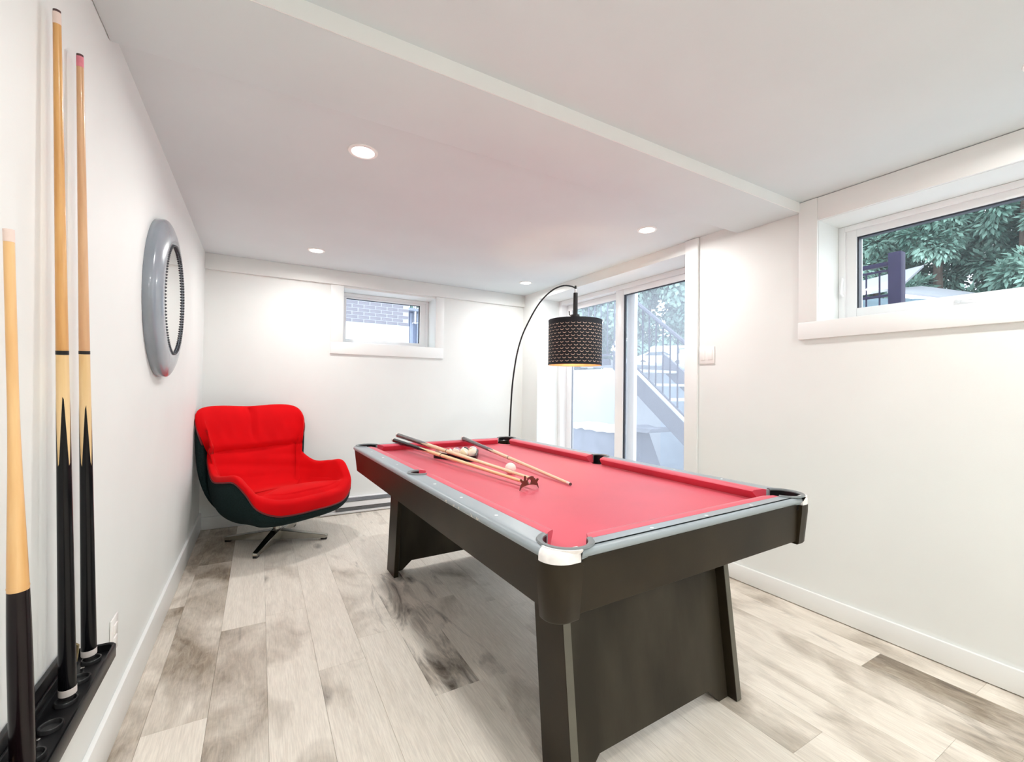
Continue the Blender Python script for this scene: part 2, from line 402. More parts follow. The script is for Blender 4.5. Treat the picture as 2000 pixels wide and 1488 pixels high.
# ---- sliding patio door
d1 = empty('door_1', (W, (DY0 + DY1) / 2, 0), 0, 'white sliding glass patio door with two panels', kind='structure')
pbox('side_casing', (W - 0.02, DY0 - 0.104, 0.003), (W - .0005, DY0 + 0.002, 2.262), M_TRIM, d1)
hole_frame('door_frame', 'x', DY0 + .001, DY1 - .001, 0.002, DZ - .001, 3.335, 3.47, 0.04, 0.05, 0.05, 0.045, M_VINYL, d1)
hole_frame('fixed_panel', 'x', -1.405, DY1 - .052, 0.053, DZ - .047, 3.415, 3.455, 0.095, 0.085, 0.10, 0.062, M_VINYL, d1)
hole_frame('sliding_panel', 'x', DY0 + .042, -1.222, 0.053, DZ - .047, 3.350, 3.395, 0.085, 0.105, 0.10, 0.050, M_VINYL, d1)
hole_frame('gasket', 'x', DY0 + .125, -1.327, 0.152, 2.0835, 3.360, 3.380, 0.004, 0.013, 0.004, 0.008, M_GASKET, d1, 0)
hole_frame('gasket', 'x', -1.312, -0.455, 0.152, 2.074, 3.425, 3.445, 0.004, 0.006, 0.004, 0.004, mat('grey_gasket', (0.3, 0.32, 0.36), 0.5, var=0.05), d1, 0)
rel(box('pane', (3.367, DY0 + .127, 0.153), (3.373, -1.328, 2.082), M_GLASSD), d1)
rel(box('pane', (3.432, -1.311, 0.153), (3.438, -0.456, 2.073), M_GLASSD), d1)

# ================================================================== CEILING LIGHTS
M_LENS = mat('lit_lens', (1, 1, 1), 0.5, emit=(1.0, 0.965, 0.90), estr=7.0, var=0.01)
M_RING = mat('light_ring', (0.9, 0.9, 0.88), 0.4, var=0.01)
def downlight(x, y, label, power=LAMP_W, zc=H, warm=(1.0, 0.995, 0.97)):
    t = empty('ceiling_downlight', (x, y, zc), 0, label, 'light', 'recessed ceiling downlights')
    lathe('trim_ring', [(0.049, -0.0005), (0.066, -0.0005), (0.064, -0.0045), (0.051, -0.006), (0.049, -0.004)], M_RING, t, 40, close=True)
    lathe('lens', [(0, -0.0045), (0.030, -0.0045), (0.0488, -0.0035), (0.0488, -0.0005), (0, -0.0005)], M_LENS, t, 40)
    ld = bpy.data.lights.new('downlight_beam', 'AREA'); ld.shape = 'DISK'; ld.size = 0.095; ld.energy = power; ld.color = warm; ld.spread = math.radians(170)
    lo = bpy.data.objects.new('downlight_beam', ld); SC.collection.objects.link(lo); lo.parent = t; lo.location = (0, 0, -0.007)
    return t
downlight(0.796, -2.304, 'large-looking round ceiling downlight above the armchair side of the table, just past the beam')
downlight(0.776, -0.588, 'round ceiling downlight above the red armchair near the end wall')
downlight(2.633, -2.285, 'round ceiling downlight in front of the patio door header')
downlight(2.728, -0.586, 'small-looking round ceiling downlight in the far corner above the arc lamp')
downlight(2.567, -4.030, 'round ceiling downlight on the near side of the beam, cut by the photo edge')
downlight(0.80, -3.95, 'round ceiling downlight over the cue rack side, on the near side of the beam')
downlight(0.80, -5.7, 'added unseen downlight behind the viewer on the mirror wall side', 25.0)  # unseen extra lamp, added stronger than the rest to even out the walls
downlight(2.60, -5.7, 'added unseen downlight behind the viewer on the long window side', 13.0)  # second unseen lamp, added to brighten the room from behind the camera

# ================================================================== WALL FITTINGS
def switch_plate(name, label, cat, origin, axis, w, h, parts):
    """axis: +1 faces +x (left wall), -1 faces -x (right wall)"""
    t = empty(name, origin, 0, label, cat)
    s = axis
    bm = bmesh.new(); add_box(bm, (0.0005 * s, -w / 2, -h / 2), (0.007 * s, w / 2, h / 2), 0.003); new_obj('cover_plate', bm, M_WHITEP, t, True)
    for nm, y0, y1, z0, z1 in parts:
        bm = bmesh.new(); add_box(bm, (0.006 * s, y0, z0), (0.0105 * s, y1, z1), 0.002); new_obj(nm, bm, M_WHITEP, t, True)
    return t
switch_plate('light_switch', 'white double light switch plate beside the patio door casing', 'switch', (W, -2.437, 1.437), -1, 0.118, 0.118,
             [('rocker', -0.046, -0.012, -0.034, 0.034), ('rocker', 0.012, 0.046, -0.034, 0.034)])
sw = switch_plate('wall_outlet', 'white wall outlet low on the mirror wall beside the cue rack', 'outlet', (0.0, -2.445, 0.357), 1, 0.075, 0.118,
             [('receptacle', -0.018, 0.018, 0.006, 0.036), ('receptacle', -0.018, 0.018, -0.036, -0.006)])

# electric baseboard heater
ht = empty('baseboard_heater', (1.9, 0, 0), 0, 'long white electric baseboard heater under the end wall window', 'heater')
bm = bmesh.new(); add_prism(bm, [(-0.0005, 0.008), (-0.0005, 0.150), (-0.030, 0.150), (-0.036, 0.134), (-0.040, 0.132), (-0.064, 0.110), (-0.066, 0.066), (-0.045, 0.060), (-0.045, 0.030), (-0.066, 0.024), (-0.062, 0.008)], (-0.97, 0.95), 0)
new_obj('housing', bm, M_VINYL, ht)
box('end_cap', (-0.998, -0.068, 0.006), (-0.9705, -0.0005, 0.151), M_VINYL, ht, 0.003)
box('end_cap', (0.9505, -0.068, 0.006), (0.978, -0.0005, 0.151), M_VINYL, ht, 0.003)
M_SLOT = mat('heater_fins', (0.16, 0.165, 0.175), 0.4, metal=0.6, var=0.15, scale=60, stretch=(8, 1, 1))
bm = bmesh.new(); add_prism(bm, [(-0.0365, 0.139), (-0.0665, 0.114), (-0.0675, 0.118), (-0.038, 0.1435)], (-0.9, 0.9), 0); new_obj('upper_grille', bm, M_SLOT, ht)
box('lower_grille', (-0.86, -0.058, 0.030), (0.9, -0.0455, 0.060), M_SLOT, ht)

# ================================================================== ROUND MIRROR
mir = empty('round_mirror', (0.0, -1.815, 1.580), 0, 'round wall mirror in a glossy grey frame with a beaded inner ring', 'mirror')
RX = Matrix(((0, 0, 1, 0), (0, 1, 0, 0), (-1, 0, 0, 0), (0, 0, 0, 1)))     # lathe z -> +x
M_GREY = mat('glossy_grey_paint', (0.24, 0.27, 0.31), 0.22, spec=0.6, coat=0.5, var=0.08, scale=6)
prof = [(0.356, 0.0005), (0.358, 0.010), (0.357, 0.030), (0.352, 0.036), (0.340, 0.043), (0.320, 0.0505), (0.300, 0.0555), (0.280, 0.0585), (0.262, 0.0595), (0.258, 0.0575), (0.252, 0.0570), (0.250, 0.0545), (0.243, 0.0535), (0.242, 0.0005)]
lathe('frame', prof, M_GREY, mir, 96, RX, close=True)
M_MIR = mat('mirror_silver', (0.86, 0.88, 0.87), 0.02, metal=1.0, var=0.005)
lathe('mirror_glass', [(0, 0.0530), (0.2418, 0.0530), (0.2418, 0.040), (0, 0.040)], M_MIR, mir, 64, RX, smooth=False)
bm = bmesh.new()
for k in range(110):
    a = 2 * PI * k / 110
    bmesh.ops.create_icosphere(bm, subdivisions=1, radius=0.0052, matrix=Matrix.Translation((0.0585, 0.2490 * math.cos(a), 0.2490 * math.sin(a))))
tag(new_obj('beading', bm, mat('dark_bead', (0.05, 0.055, 0.065), 0.3, var=0.1), mir, True), kind='stuff')

# ================================================================== ARMCHAIR
CH = empty('swivel_armchair', (0.545, -0.54, 0), math.radians(-60), 'red upholstered swivel egg armchair with dark green-grey shell and steel star base', 'armchair')
RIM = [(-.43, 0, .97), (-.42, .22, .98), (-.40, .355, .97), (-.36, .415, .93), (-.31, .425, .85), (-.29, .40, .75), (-.31, .36, .67), (-.26, .37, .58), (-.12, .405, .505), (.06, .432, .52), (.20, .432, .535), (.30, .41, .47), (.37, .37, .37), (.42, .27, .312), (.45, .14, .30), (.455, 0, .30)]
def catmull(P, t):
    i = min(int(t), len(P) - 2); u = t - i
    p0 = P[max(i - 1, 0)] if i > 0 else (P[1][0], -P[1][1], P[1][2])
    p3 = P[i + 2] if i + 2 < len(P) else (P[-2][0], -P[-2][1], P[-2][2])
    p1, p2 = P[i], P[i + 1]
    return Vector([0.5 * (2 * p1[j] + (p2[j] - p0[j]) * u + (2 * p0[j] - 5 * p1[j] + 4 * p2[j] - p3[j]) * u * u + (3 * p1[j] - p0[j] - 3 * p2[j] + p3[j]) * u ** 3) for j in range(3)])
NA = 240
rim = []
for k in range(NA):
    t = k / NA * 2
    if t <= 1: p = catmull(RIM, t * (len(RIM) - 1)); rim.append(Vector((p.x, -p.y, p.z)))
    else: p = catmull(RIM, (2 - t) * (len(RIM) - 1)); rim.append(Vector((p.x, p.y, p.z)))
def rb(p0, c, p1, s, w=1.0):
    a, b, d = (1 - s) ** 2, 2 * s * (1 - s) * w, s * s
    return (p0 * a + c * b + p1 * d) / (a + b + d)
pole = Vector((-0.07, 0, 0.155))
def shell_pt(k, s, off=0.0):
    r = rim[k]
    c = Vector((r.x * 1.02, r.y * 1.04, 0.155 + 0.10 * max(0, r.x)))
    return rb(pole, c, r, s, 1.25)
bm = bmesh.new(); rows = []
NS = 22
pv = bm.verts.new(pole)
for i in range(1, NS + 1):
    rows.append([bm.verts.new(shell_pt(k, i / NS)) for k in range(NA)])
for k in range(NA): bm.faces.new((pv, rows[0][(k + 1) % NA], rows[0][k]))
for i in range(NS - 1):
    for k in range(NA): bm.faces.new((rows[i][k], rows[i][(k + 1) % NA], rows[i + 1][(k + 1) % NA], rows[i + 1][k]))
# inner skin to give the shell thickness
inn = []
cen = Vector((0.0, 0, 0.5))
for i in range(NS, 0, -1):
    row = []
    for k in range(NA):
        p = shell_pt(k, i / NS); d = (cen - p); d.normalize(); row.append(bm.verts.new(p + d * 0.012))
    inn.append(row)
for k in range(NA): bm.faces.new((rows[-1][k], rows[-1][(k + 1) % NA], inn[0][(k + 1) % NA], inn[0][k]))
for i in range(NS - 1):
    for k in range(NA): bm.faces.new((inn[i][k], inn[i][(k + 1) % NA], inn[i + 1][(k + 1) % NA], inn[i + 1][k]))
pv2 = bm.verts.new(pole + Vector((0, 0, 0.012)))
for k in range(NA): bm.faces.new((pv2, inn[-1][k], inn[-1][(k + 1) % NA]))
M_SHELL = mat('dark_green_fabric', (0.010, 0.021, 0.021), 0.9, spec=0.1, var=0.25, scale=120, bump=0.35, bscale=400)
new_obj('shell', bm, M_SHELL, CH, 'all')
tube('piping', [tuple(rim[k % NA] + Vector((0, 0, 0.002))) for k in range(0, NA + 1, 2)], 0.006, mat('dark_red_piping', (0.16, 0.008, 0.012), 0.6, var=0.1), CH, 8, cap=False)
# red upholstery: one lining from the seat out to the rim, split at its seams into seat, back and headrest
M_RED = mat('red_fabric', (0.66, 0.003, 0.006), 0.8, spec=0.08, var=0.05, scale=5, bump=0.10, bscale=500, sheen=0.12, sheen_rough=0.4, sheen_tint=(1.0, 0.35, 0.3))
seat0 = Vector((0.10, 0, 0.395))
def sm(a, b, x):
    t = max(0.0, min(1.0, (x - a) / (b - a))); return t * t * (3 - 2 * t)
NI = 60
def line_pt(k, s):
    r = rim[k]
    back = sm(0.10, -0.25, r.x)             # 1 on the backrest side, 0 on the front lip
    side = 1 - back
    inset = r.lerp(Vector((0.0, 0, r.z)), 0.11 - 0.035 * sm(0.0, -0.2, r.x))
    front = sm(0.28, 0.42, r.x)
    top = Vector((inset.x, inset.y, r.z + 0.035)) * (1 - front) + Vector((r.x * 0.90, r.y * 0.93, r.z + 0.105)) * front
    cz = 0.335 + 0.02 * front
    cx = inset.x * (0.90 - 0.12 * back) + 0.03 * back
    cy = inset.y * (0.84 + 0.08 * front)
    c = Vector((cx, cy, cz + 0.115 * front))
    if s <= 1: 
        p = rb(seat0, c, top, s, 2.6 - 1.2 * front)
        # soft fullness and seams
        q = 0.0
        if r.x < 0.05:
            zz = p.z
            hr = sm(0.66, 0.72, zz) * (1 - sm(0.93, 1.0, zz))
            q += 0.030 * hr * (1 - 0.5 * (p.y / 0.42) ** 2)
            q -= 0.022 * math.exp(-((zz - (0.675 + 0.03 * (p.y / 0.4) ** 2)) / 0.014) ** 2)
            if zz > 0.68: q -= 0.026 * math.exp(-(p.y / 0.012) ** 2) * sm(0.70, 0.80, zz)
            q += 0.010 * math.sin(zz * 55 + p.y * 9) * sm(0.45, 0.5, zz) * (1 - sm(0.6, 0.66, zz)) * 0.5
            q -= 0.012 * math.exp(-((abs(p.y) - 0.13 - 0.10 * (zz - 0.7)) / 0.018) ** 2) * sm(0.69, 0.73, zz) * (1 - sm(0.78, 0.86, zz))
            q += 0.004 * math.sin(p.y * 60 + zz * 30) * sm(0.70, 0.76, zz) * (1 - sm(0.85, 0.95, zz))
        nrm = Vector((0.95, -p.y * 0.9, 0.25)).normalized() if p.z > 0.45 else Vector((0.1, 0, 1))
        p = p + nrm * q
        if p.z < 0.46 and s < 0.8:           # seat cushion puff, crease where it meets the arms and back
            p.z += 0.030 * (1 - sm(0.0, 0.42, math.hypot(p.x - 0.12, p.y * 0.95)))
        return p
    t = (s - 1)                              # roll over the edge down to the rim
    e = r + Vector((0, 0, 0.004))
    mid = (top + e) * 0.5
    out = Vector((r.x, r.y, 0)).normalized()
    c2 = Vector((e.x, e.y, top.z + 0.03)) + out * (0.012 + 0.02 * front) - Vector((0, 0, 0.03 * front))
    return rb(top, c2, e, t, 1.2)
NR = 10
grid = [[line_pt(k, i / NI) for k in range(NA)] for i in range(1, NI + 1)] + [[line_pt(k, 1 + i / NR) for k in range(NA)] for i in range(1, NR + 1)]
def classify(p, k, i):
    if rim[k].x < -0.05 and p.z > 0.675: return 'headrest'
    if p.z < 0.44 and i < NI * 0.62: return 'seat_cushion'
    if rim[k].x > 0.36: return 'seat_cushion'
    return 'backrest'
face_sets = {'headrest': [], 'seat_cushion': [], 'backrest': []}
for i in range(len(grid) - 1):
    for k in range(NA):
        k2 = (k + 1) % NA
        ctr = (grid[i][k] + grid[i + 1][k2]) * 0.5
        face_sets[classify(ctr, k, i)].append(((i, k), (i, k2), (i + 1, k2), (i + 1, k)))
for nm, fl in face_sets.items():
    bm = bmesh.new(); vm = {}
    def V(q):
        if q not in vm: vm[q] = bm.verts.new(grid[q[0]][q[1]])
        return vm[q]
    for q in fl: bm.faces.new([V(x) for x in q])
    if nm == 'seat_cushion':
        c0 = bm.verts.new(seat0 + Vector((0, 0, 0.03)))
        for k in range(NA): bm.faces.new((c0, V((0, k)), V((0, (k + 1) % NA))))
    o = new_obj(nm, bm, M_RED, CH, 'all')
# base
lathe('column', [(0.0, 0.155), (0.030, 0.155), (0.030, 0.10), (0.022, 0.10), (0.022, 0.03), (0, 0.03)], M_CHROME, CH, 24)
lathe('mounting_plate', [(0.0, 0.172), (0.085, 0.172), (0.085, 0.160), (0.03, 0.154), (0, 0.154)], M_BLACK, CH, 24)
for k, ang in enumerate((157, 247, 337, 67)):
    a = math.radians(ang) + math.radians(60)
    M = Matrix.Rotation(a, 4, 'Z')
    bm = bmesh.new()
    pts = [(0.0, 0.034, 0.090), (0.0, 0.034, 0.018), (0.36, 0.018, 0.014), (0.372, 0.016, 0.018), (0.372, 0.016, 0.034), (0.36, 0.018, 0.040)]
    A = [bm.verts.new(M @ Vector((x, y, z))) for x, y, z in pts]; B = [bm.verts.new(M @ Vector((x, -y, z))) for x, y, z in pts]
    bm.faces.new(A); bm.faces.new(B[::-1])
    for i in range(6): bm.faces.new((A[i], B[i], B[(i + 1) % 6], A[(i + 1) % 6]))
    bmesh.ops.bevel(bm, geom=bm.edges[:], offset=0.002, segments=1, affect='EDGES')
    leg = new_obj('leg', bm, M_CHROME, CH, True)
    bm = bmesh.new(); add_box(bm, (0.325, -0.014, 0.001), (0.369, 0.014, 0.0165), 0.003, M=M); new_obj('foot_pad', bm, M_BLACK, leg, True)

# ================================================================== POOL TABLE
TX, TY, TR = 1.600, -2.405, 0.033
T = empty('pool_table', (TX, TY, 0), TR, 'black pool table with a red cloth bed standing in the middle of the floor', 'pool table')
ZT, ZB, BED = 0.802, 0.634, 0.760
OA, OB = 0.621, 1.103          # outer edge of the rails
CA, CB = 0.542, 1.049          # inner edge of the rail caps
NA_, NB_ = 0.500, 1.005        # cushion noses
PR = 0.064
PC = [(sx * 0.533, sy * 1.034) for sx in (-1, 1) for sy in (-1, 1)]
PS = [(-0.550, 0), (0.550, 0)]; PSR = 0.046
def rounded_rect(a, b, r, n=8):
    out = []
    for cx, cy, s in ((a - r, b - r, 0), (-a + r, b - r, 1), (-a + r, -b + r, 2), (a - r, -b + r, 3)):
        for i in range(n + 1):
            t = PI / 2 * (s + i / n); out.append((cx + r * math.cos(t), cy + r * math.sin(t)))
    return out
def arc_pts(cx, cy, r, a0, a1, n): return [(cx + r * math.cos(a0 + (a1 - a0) * i / n), cy + r * math.sin(a0 + (a1 - a0) * i / n)) for i in range(n + 1)]
def inner_loop(ca, cb, pr, psr, n=14):
    """inner edge of the rails: straight runs with pocket bites, counter-clockwise from right side"""
    L = []
    px, py = 0.533, 1.034
    dx = math.sqrt(pr * pr - (cb - py) ** 2); dy = math.sqrt(pr * pr - (ca - px) ** 2)
    sd = math.sqrt(psr * psr - (0.550 - ca) ** 2)
    # right side pocket
    aS = math.atan2(sd, ca - 0.550)
    L += arc_pts(0.550, 0, psr, -aS, aS, n)
    a0 = math.atan2(-dy, ca - px); a1 = math.atan2(cb - py, -dx)
    L += arc_pts(px, py, pr, a0, a1, n)
    L += [(-x, y) for x, y in arc_pts(px, py, pr, a0, a1, n)][::-1]
    L += [(-x, y) for x, y in arc_pts(0.550, 0, psr, -aS, aS, n)][::-1]
    L += [(-x, -y) for x, y in arc_pts(px, py, pr, a0, a1, n)]
    L += [(x, -y) for x, y in arc_pts(px, py, pr, a0, a1, n)][::-1]
    return L
def rail_material():
    m = bpy.data.materials.new('rail_laminate'); m.use_nodes = True
    nt = m.node_tree; N = nt.nodes; L = nt.links; b = N['Principled BSDF']
    b.inputs['Roughness'].default_value = 0.33; b.inputs['Specular IOR Level'].default_value = 0.6
    t = N.new('ShaderNodeTexCoord')
    n = N.new('ShaderNodeTexNoise'); n.inputs['Scale'].default_value = 4; L.new(t.outputs['Object'], n.inputs['Vector'])
    r = N.new('ShaderNodeValToRGB'); r.color_ramp.elements[0].color = (0.26, 0.30, 0.33, 1); r.color_ramp.elements[1].color = (0.32, 0.365, 0.39, 1); L.new(n.outputs['Fac'], r.inputs['Fac'])
    # worn chips along the outer lower edge
    sx = N.new('ShaderNodeSeparateXYZ'); L.new(t.outputs['Object'], sx.inputs[0])
    n2 = N.new('ShaderNodeTexNoise'); n2.inputs['Scale'].default_value = 85; n2.inputs['Detail'].default_value = 2; L.new(t.outputs['Object'], n2.inputs['Vector'])
    n3 = N.new('ShaderNodeTexNoise'); n3.inputs['Scale'].default_value = 4.5; L.new(t.outputs['Object'], n3.inputs['Vector'])
    def mth(op, a, bb):
        x = N.new('ShaderNodeMath'); x.operation = op
        for i, v in enumerate((a, bb)):
            if isinstance(v, (int, float)): x.inputs[i].default_value = v
            else: L.new(v, x.inputs[i])
        return x.outputs[0]
    near = mth('MULTIPLY', mth('LESS_THAN', sx.outputs['X'], -0.585), mth('LESS_THAN', sx.outputs['Y'], -0.45))
    low = mth('MULTIPLY', mth('LESS_THAN', sx.outputs['Z'], 0.790), mth('GREATER_THAN', sx.outputs['Z'], 0.768))
    chip = mth('MULTIPLY', mth('MULTIPLY', near, low), mth('MULTIPLY', mth('GREATER_THAN', n2.outputs['Fac'], 0.60), mth('GREATER_THAN', n3.outputs['Fac'], 0.53)))
    mx = N.new('ShaderNodeMix'); mx.data_type = 'RGBA'; L.new(chip, mx.inputs[0]); L.new(r.outputs['Color'], mx.inputs[6]); mx.inputs[7].default_value = (0.75, 0.70, 0.6, 1)
    L.new(mx.outputs[2], b.inputs['Base Color'])
    return m
M_RAIL = rail_material()
# rail cap: flat ring + bullnose
bm = bmesh.new()
outl = rounded_rect(OA - 0.016, OB - 0.016, 0.045)
inl = inner_loop(CA, CB, PR, PSR)
ov, iv = ring_fill(bm, outl, inl, ZT)
steps = [(0.006, ZT - 0.0013), (0.0115, ZT - 0.0045), (0.015, ZT - 0.009), (0.016, ZT - 0.0145), (0.0145, ZT - 0.021), (0.010, ZT - 0.025), (0.002, ZT - 0.027), (-0.012, ZT - 0.028)]
prev = ov
for off, z in steps:
    lp = rounded_rect(OA - 0.016 + off, OB - 0.016 + off, 0.045 + off)
    cur = [bm.verts.new((x, y, z)) for x, y in lp]
    for k in range(len(cur)): bm.faces.new((prev[k], prev[(k + 1) % len(cur)], cur[(k + 1) % len(cur)], cur[k]))
    prev = cur
bot = [bm.verts.new((x, y, ZT - 0.028)) for x, y in inl]
for k in range(len(iv)): bm.faces.new((iv[(k + 1) % len(iv)], iv[k], bot[k], bot[(k + 1) % len(iv)]))
new_obj('rail_cap', bm, M_RAIL, T, True)
# cloth bed with pocket cut-outs
def felt(name, col, sh):
    return mat(name, col, 0.50, spec=0.55, var=0.06, scale=3, bump=0.06, bscale=900, sheen=sh, sheen_rough=0.25, sheen_tint=(1.0, 0.85, 0.88))
M_FELT = felt('red_felt', (0.63, 0.062, 0.102), 0.42)
bm = bmesh.new()
def bed_loop(r):
    L = []
    a, b = 0.545, 1.052
    px, py = 0.533, 1.034
    # bites taken from the rectangle's corners and side middles
    dx = math.sqrt(r * r - (b - py) ** 2); dy = math.sqrt(r * r - (a - px) ** 2)
    a0 = math.atan2(-dy, a - px); a1 = math.atan2(b - py, -dx)
    c = arc_pts(px, py, r, a0, a1 - 2 * PI, 14)
    s = math.sqrt(PSR ** 2 - (0.550 - a) ** 2); aS = math.atan2(s, a - 0.550)
    sp = [p for p in arc_pts(0.550, 0, PSR, -aS, aS - 2 * PI, 14)]
    L += sp; L += c
    L += [(-x, y) for x, y in c][::-1]; L += [(-x, y) for x, y in sp][::-1]
    L += [(-x, -y) for x, y in c]; L += [(x, -y) for x, y in c][::-1]
    return L
bl = bed_loop(0.060)
top = [bm.verts.new((x, y, BED)) for x, y in bl]; low = [bm.verts.new((x, y, BED - 0.022)) for x, y in bl]
bm.faces.new(top); bm.faces.new(low[::-1])
for k in range(len(top)): bm.faces.new((top[k], low[k], low[(k + 1) % len(top)], top[(k + 1) % len(top)]))
bmesh.ops.triangulate(bm, faces=[f for f in bm.faces if len(f.verts) > 4])
new_obj('cloth_bed', bm, M_FELT, T)
# cushions: prism with mitred ends
def cushion(p0, p1, inward, e0, e1):
    """p0->p1 along the rail edge, inward unit vector; e0,e1 how far the nose is pulled in at the ends"""
    p0, p1, n = Vector(p0), Vector(p1), Vector(inward); d = (p1 - p0).normalized()
    w = 0.044
    prof = [(-0.004, ZT + 0.0005), (0.012, ZT + 0.002), (w - 0.006, ZT - 0.003), (w, ZT - 0.009), (w - 0.003, ZT - 0.015), (0.022, BED + 0.0005), (-0.004, BED + 0.0005)]
    bm = bmesh.new(); A, B = [], []
    for o, z in prof:
        q = max(0, o) / w
        a = p0 + d * (e0 * q) + n * o; b = p1 - d * (e1 * q) + n * o
        A.append(bm.verts.new((a.x, a.y, z))); B.append(bm.verts.new((b.x, b.y, z)))
    bm.faces.new(A); bm.faces.new(B[::-1])
    m = len(prof)
    for i in range(m): bm.faces.new((A[i], A[(i + 1) % m], B[(i + 1) % m], B[i]))
    return new_obj('cushion', bm, M_FELT, T, True)
yc = 1.034 - 0.064; xc = 0.533 - 0.064
for s in (-1, 1):
    for y0, y1, e0, e1 in ((0.046, yc, 0.012, 0.034), (-yc, -0.046, 0.034, 0.012)):
        cushion((s * CA, y0, 0), (s * CA, y1, 0), (-s, 0, 0), e0, e1)
    cushion((-xc, s * CB, 0), (xc, s * CB, 0), (0, -s, 0), 0.034, 0.034)
# pockets
M_PKT = mat('grey_pocket_rim', (0.17, 0.19, 0.195), 0.4, var=0.08)
def pocket(cx, cy, r, a_mid, half):
    pk = empty('pocket', (cx, cy, 0)); pk.parent = T
    bm = bmesh.new()
    # C-shaped rim on the rail
    prof = [(r - 0.004, ZT - 0.030), (r - 0.005, ZT + 0.002), (r + 0.001, ZT + 0.0055), (r + 0.009, ZT + 0.005), (r + 0.012, ZT + 0.0008), (r + 0.001, ZT - 0.001)]
    n = 28; rings = []
    for i in range(n + 1):
        a = a_mid - half + 2 * half * i / n
        rings.append([bm.verts.new((q * math.cos(a), q * math.sin(a), z)) for q, z in prof])
    m = len(prof)
    for i in range(n):
        for j in range(m): bm.faces.new((rings[i][j], rings[i][(j + 1) % m], rings[i + 1][(j + 1) % m], rings[i + 1][j]))
    bm.faces.new(rings[0]); bm.faces.new(rings[-1][::-1])
    new_obj('pocket_rim', bm, M_PKT, pk, True)
    # black cup
    bm = bmesh.new()
    full = [(r - 0.0045, BED - 0.004), (r * 0.62, 0.70), (r * 0.5, 0.66), (0, 0.655)]
    add_lathe(bm, full, 32)
    rr = []
    for i in range(n + 1):
        a = a_mid - half + 2 * half * i / n
        rr.append([bm.verts.new(((r - 0.0055) * math.cos(a), (r - 0.0055) * math.sin(a), z)) for z in (BED - 0.004, ZT - 0.002)])
    for i in range(n): bm.faces.new((rr[i][0], rr[i + 1][0], rr[i + 1][1], rr[i][1]))
    new_obj('pocket_cup', bm, M_BLACK, pk, True)
for sx in (-1, 1):
    for sy in (-1, 1): pocket(sx * 0.533, sy * 1.034, PR, math.atan2(sy, sx), math.radians(117))
    pocket(sx * 0.550, 0, PSR, 0 if sx > 0 else PI, math.radians(104))
# diamonds (rail sights)
M_DOT = mat('pearl_dot', (0.80, 0.83, 0.84), 0.25, var=0.02)
bmd = bmesh.new(); add_lathe(bmd, [(0, 0.0012), (0.0045, 0.001), (0.0062, 0.0002), (0.0062, -0.001), (0, -0.001)], 14)
med = bpy.data.meshes.new('rail_sight'); bmesh.ops.recalc_face_normals(bmd, faces=bmd.faces[:]); bmd.to_mesh(med); bmd.free(); med.materials.append(M_DOT)
for s in (-1, 1):
    for kk in (-3, -2, -1, 1, 2, 3):
        o = bpy.data.objects.new('rail_sight', med); SC.collection.objects.link(o); o.parent = T; o.location = (s * 0.578, kk * 0.251, ZT)
    for kk in (-1, 0, 1):
        o = bpy.data.objects.new('rail_sight', med); SC.collection.objects.link(o); o.parent = T; o.location = (kk * 0.251, s * 1.074, ZT)
# apron boards
def apron(pts_top, pts_bot, name='apron'):
    pass
AT, AB_ = (0.607, 1.092), (0.590, 1.086)
def board(name, quad_out, thick):
    """quad_out four outer corners; thick vector inward"""
    bm = bmesh.new(); A = [bm.verts.new(p) for p in quad_out]; B = [bm.verts.new(Vector(p) + Vector(thick)) for p in quad_out]
    bm.faces.new(A); bm.faces.new(B[::-1])
    for i in range(4): bm.faces.new((A[i], B[i], B[(i + 1) % 4], A[(i + 1) % 4]))
    bmesh.ops.bevel(bm, geom=bm.edges[:], offset=0.0015, segments=1, affect='EDGES')
    return new_obj(name, bm, M_LAM, T, True)
zt2 = ZT - 0.0275
for s in (-1, 1):
    board('apron', [(s * AT[0], -AT[1] + 0.012, zt2), (s * AT[0], AT[1] - 0.012, zt2), (s * AB_[0], AB_[1] - 0.012, ZB), (s * AB_[0], -AB_[1] + 0.012, ZB)], (-s * 0.02, 0, 0))
    board('apron', [(-AT[0] + 0.022, s * AT[1], zt2), (AT[0] - 0.022, s * AT[1], zt2), (AB_[0] - 0.022, s * AB_[1], ZB), (-AB_[0] + 0.022, s * AB_[1], ZB)], (0, -s * 0.02, 0))
box('under_panel', (-0.56, -1.065, ZB + 0.004), (0.56, 1.065, ZB + 0.016), M_LAM, T)
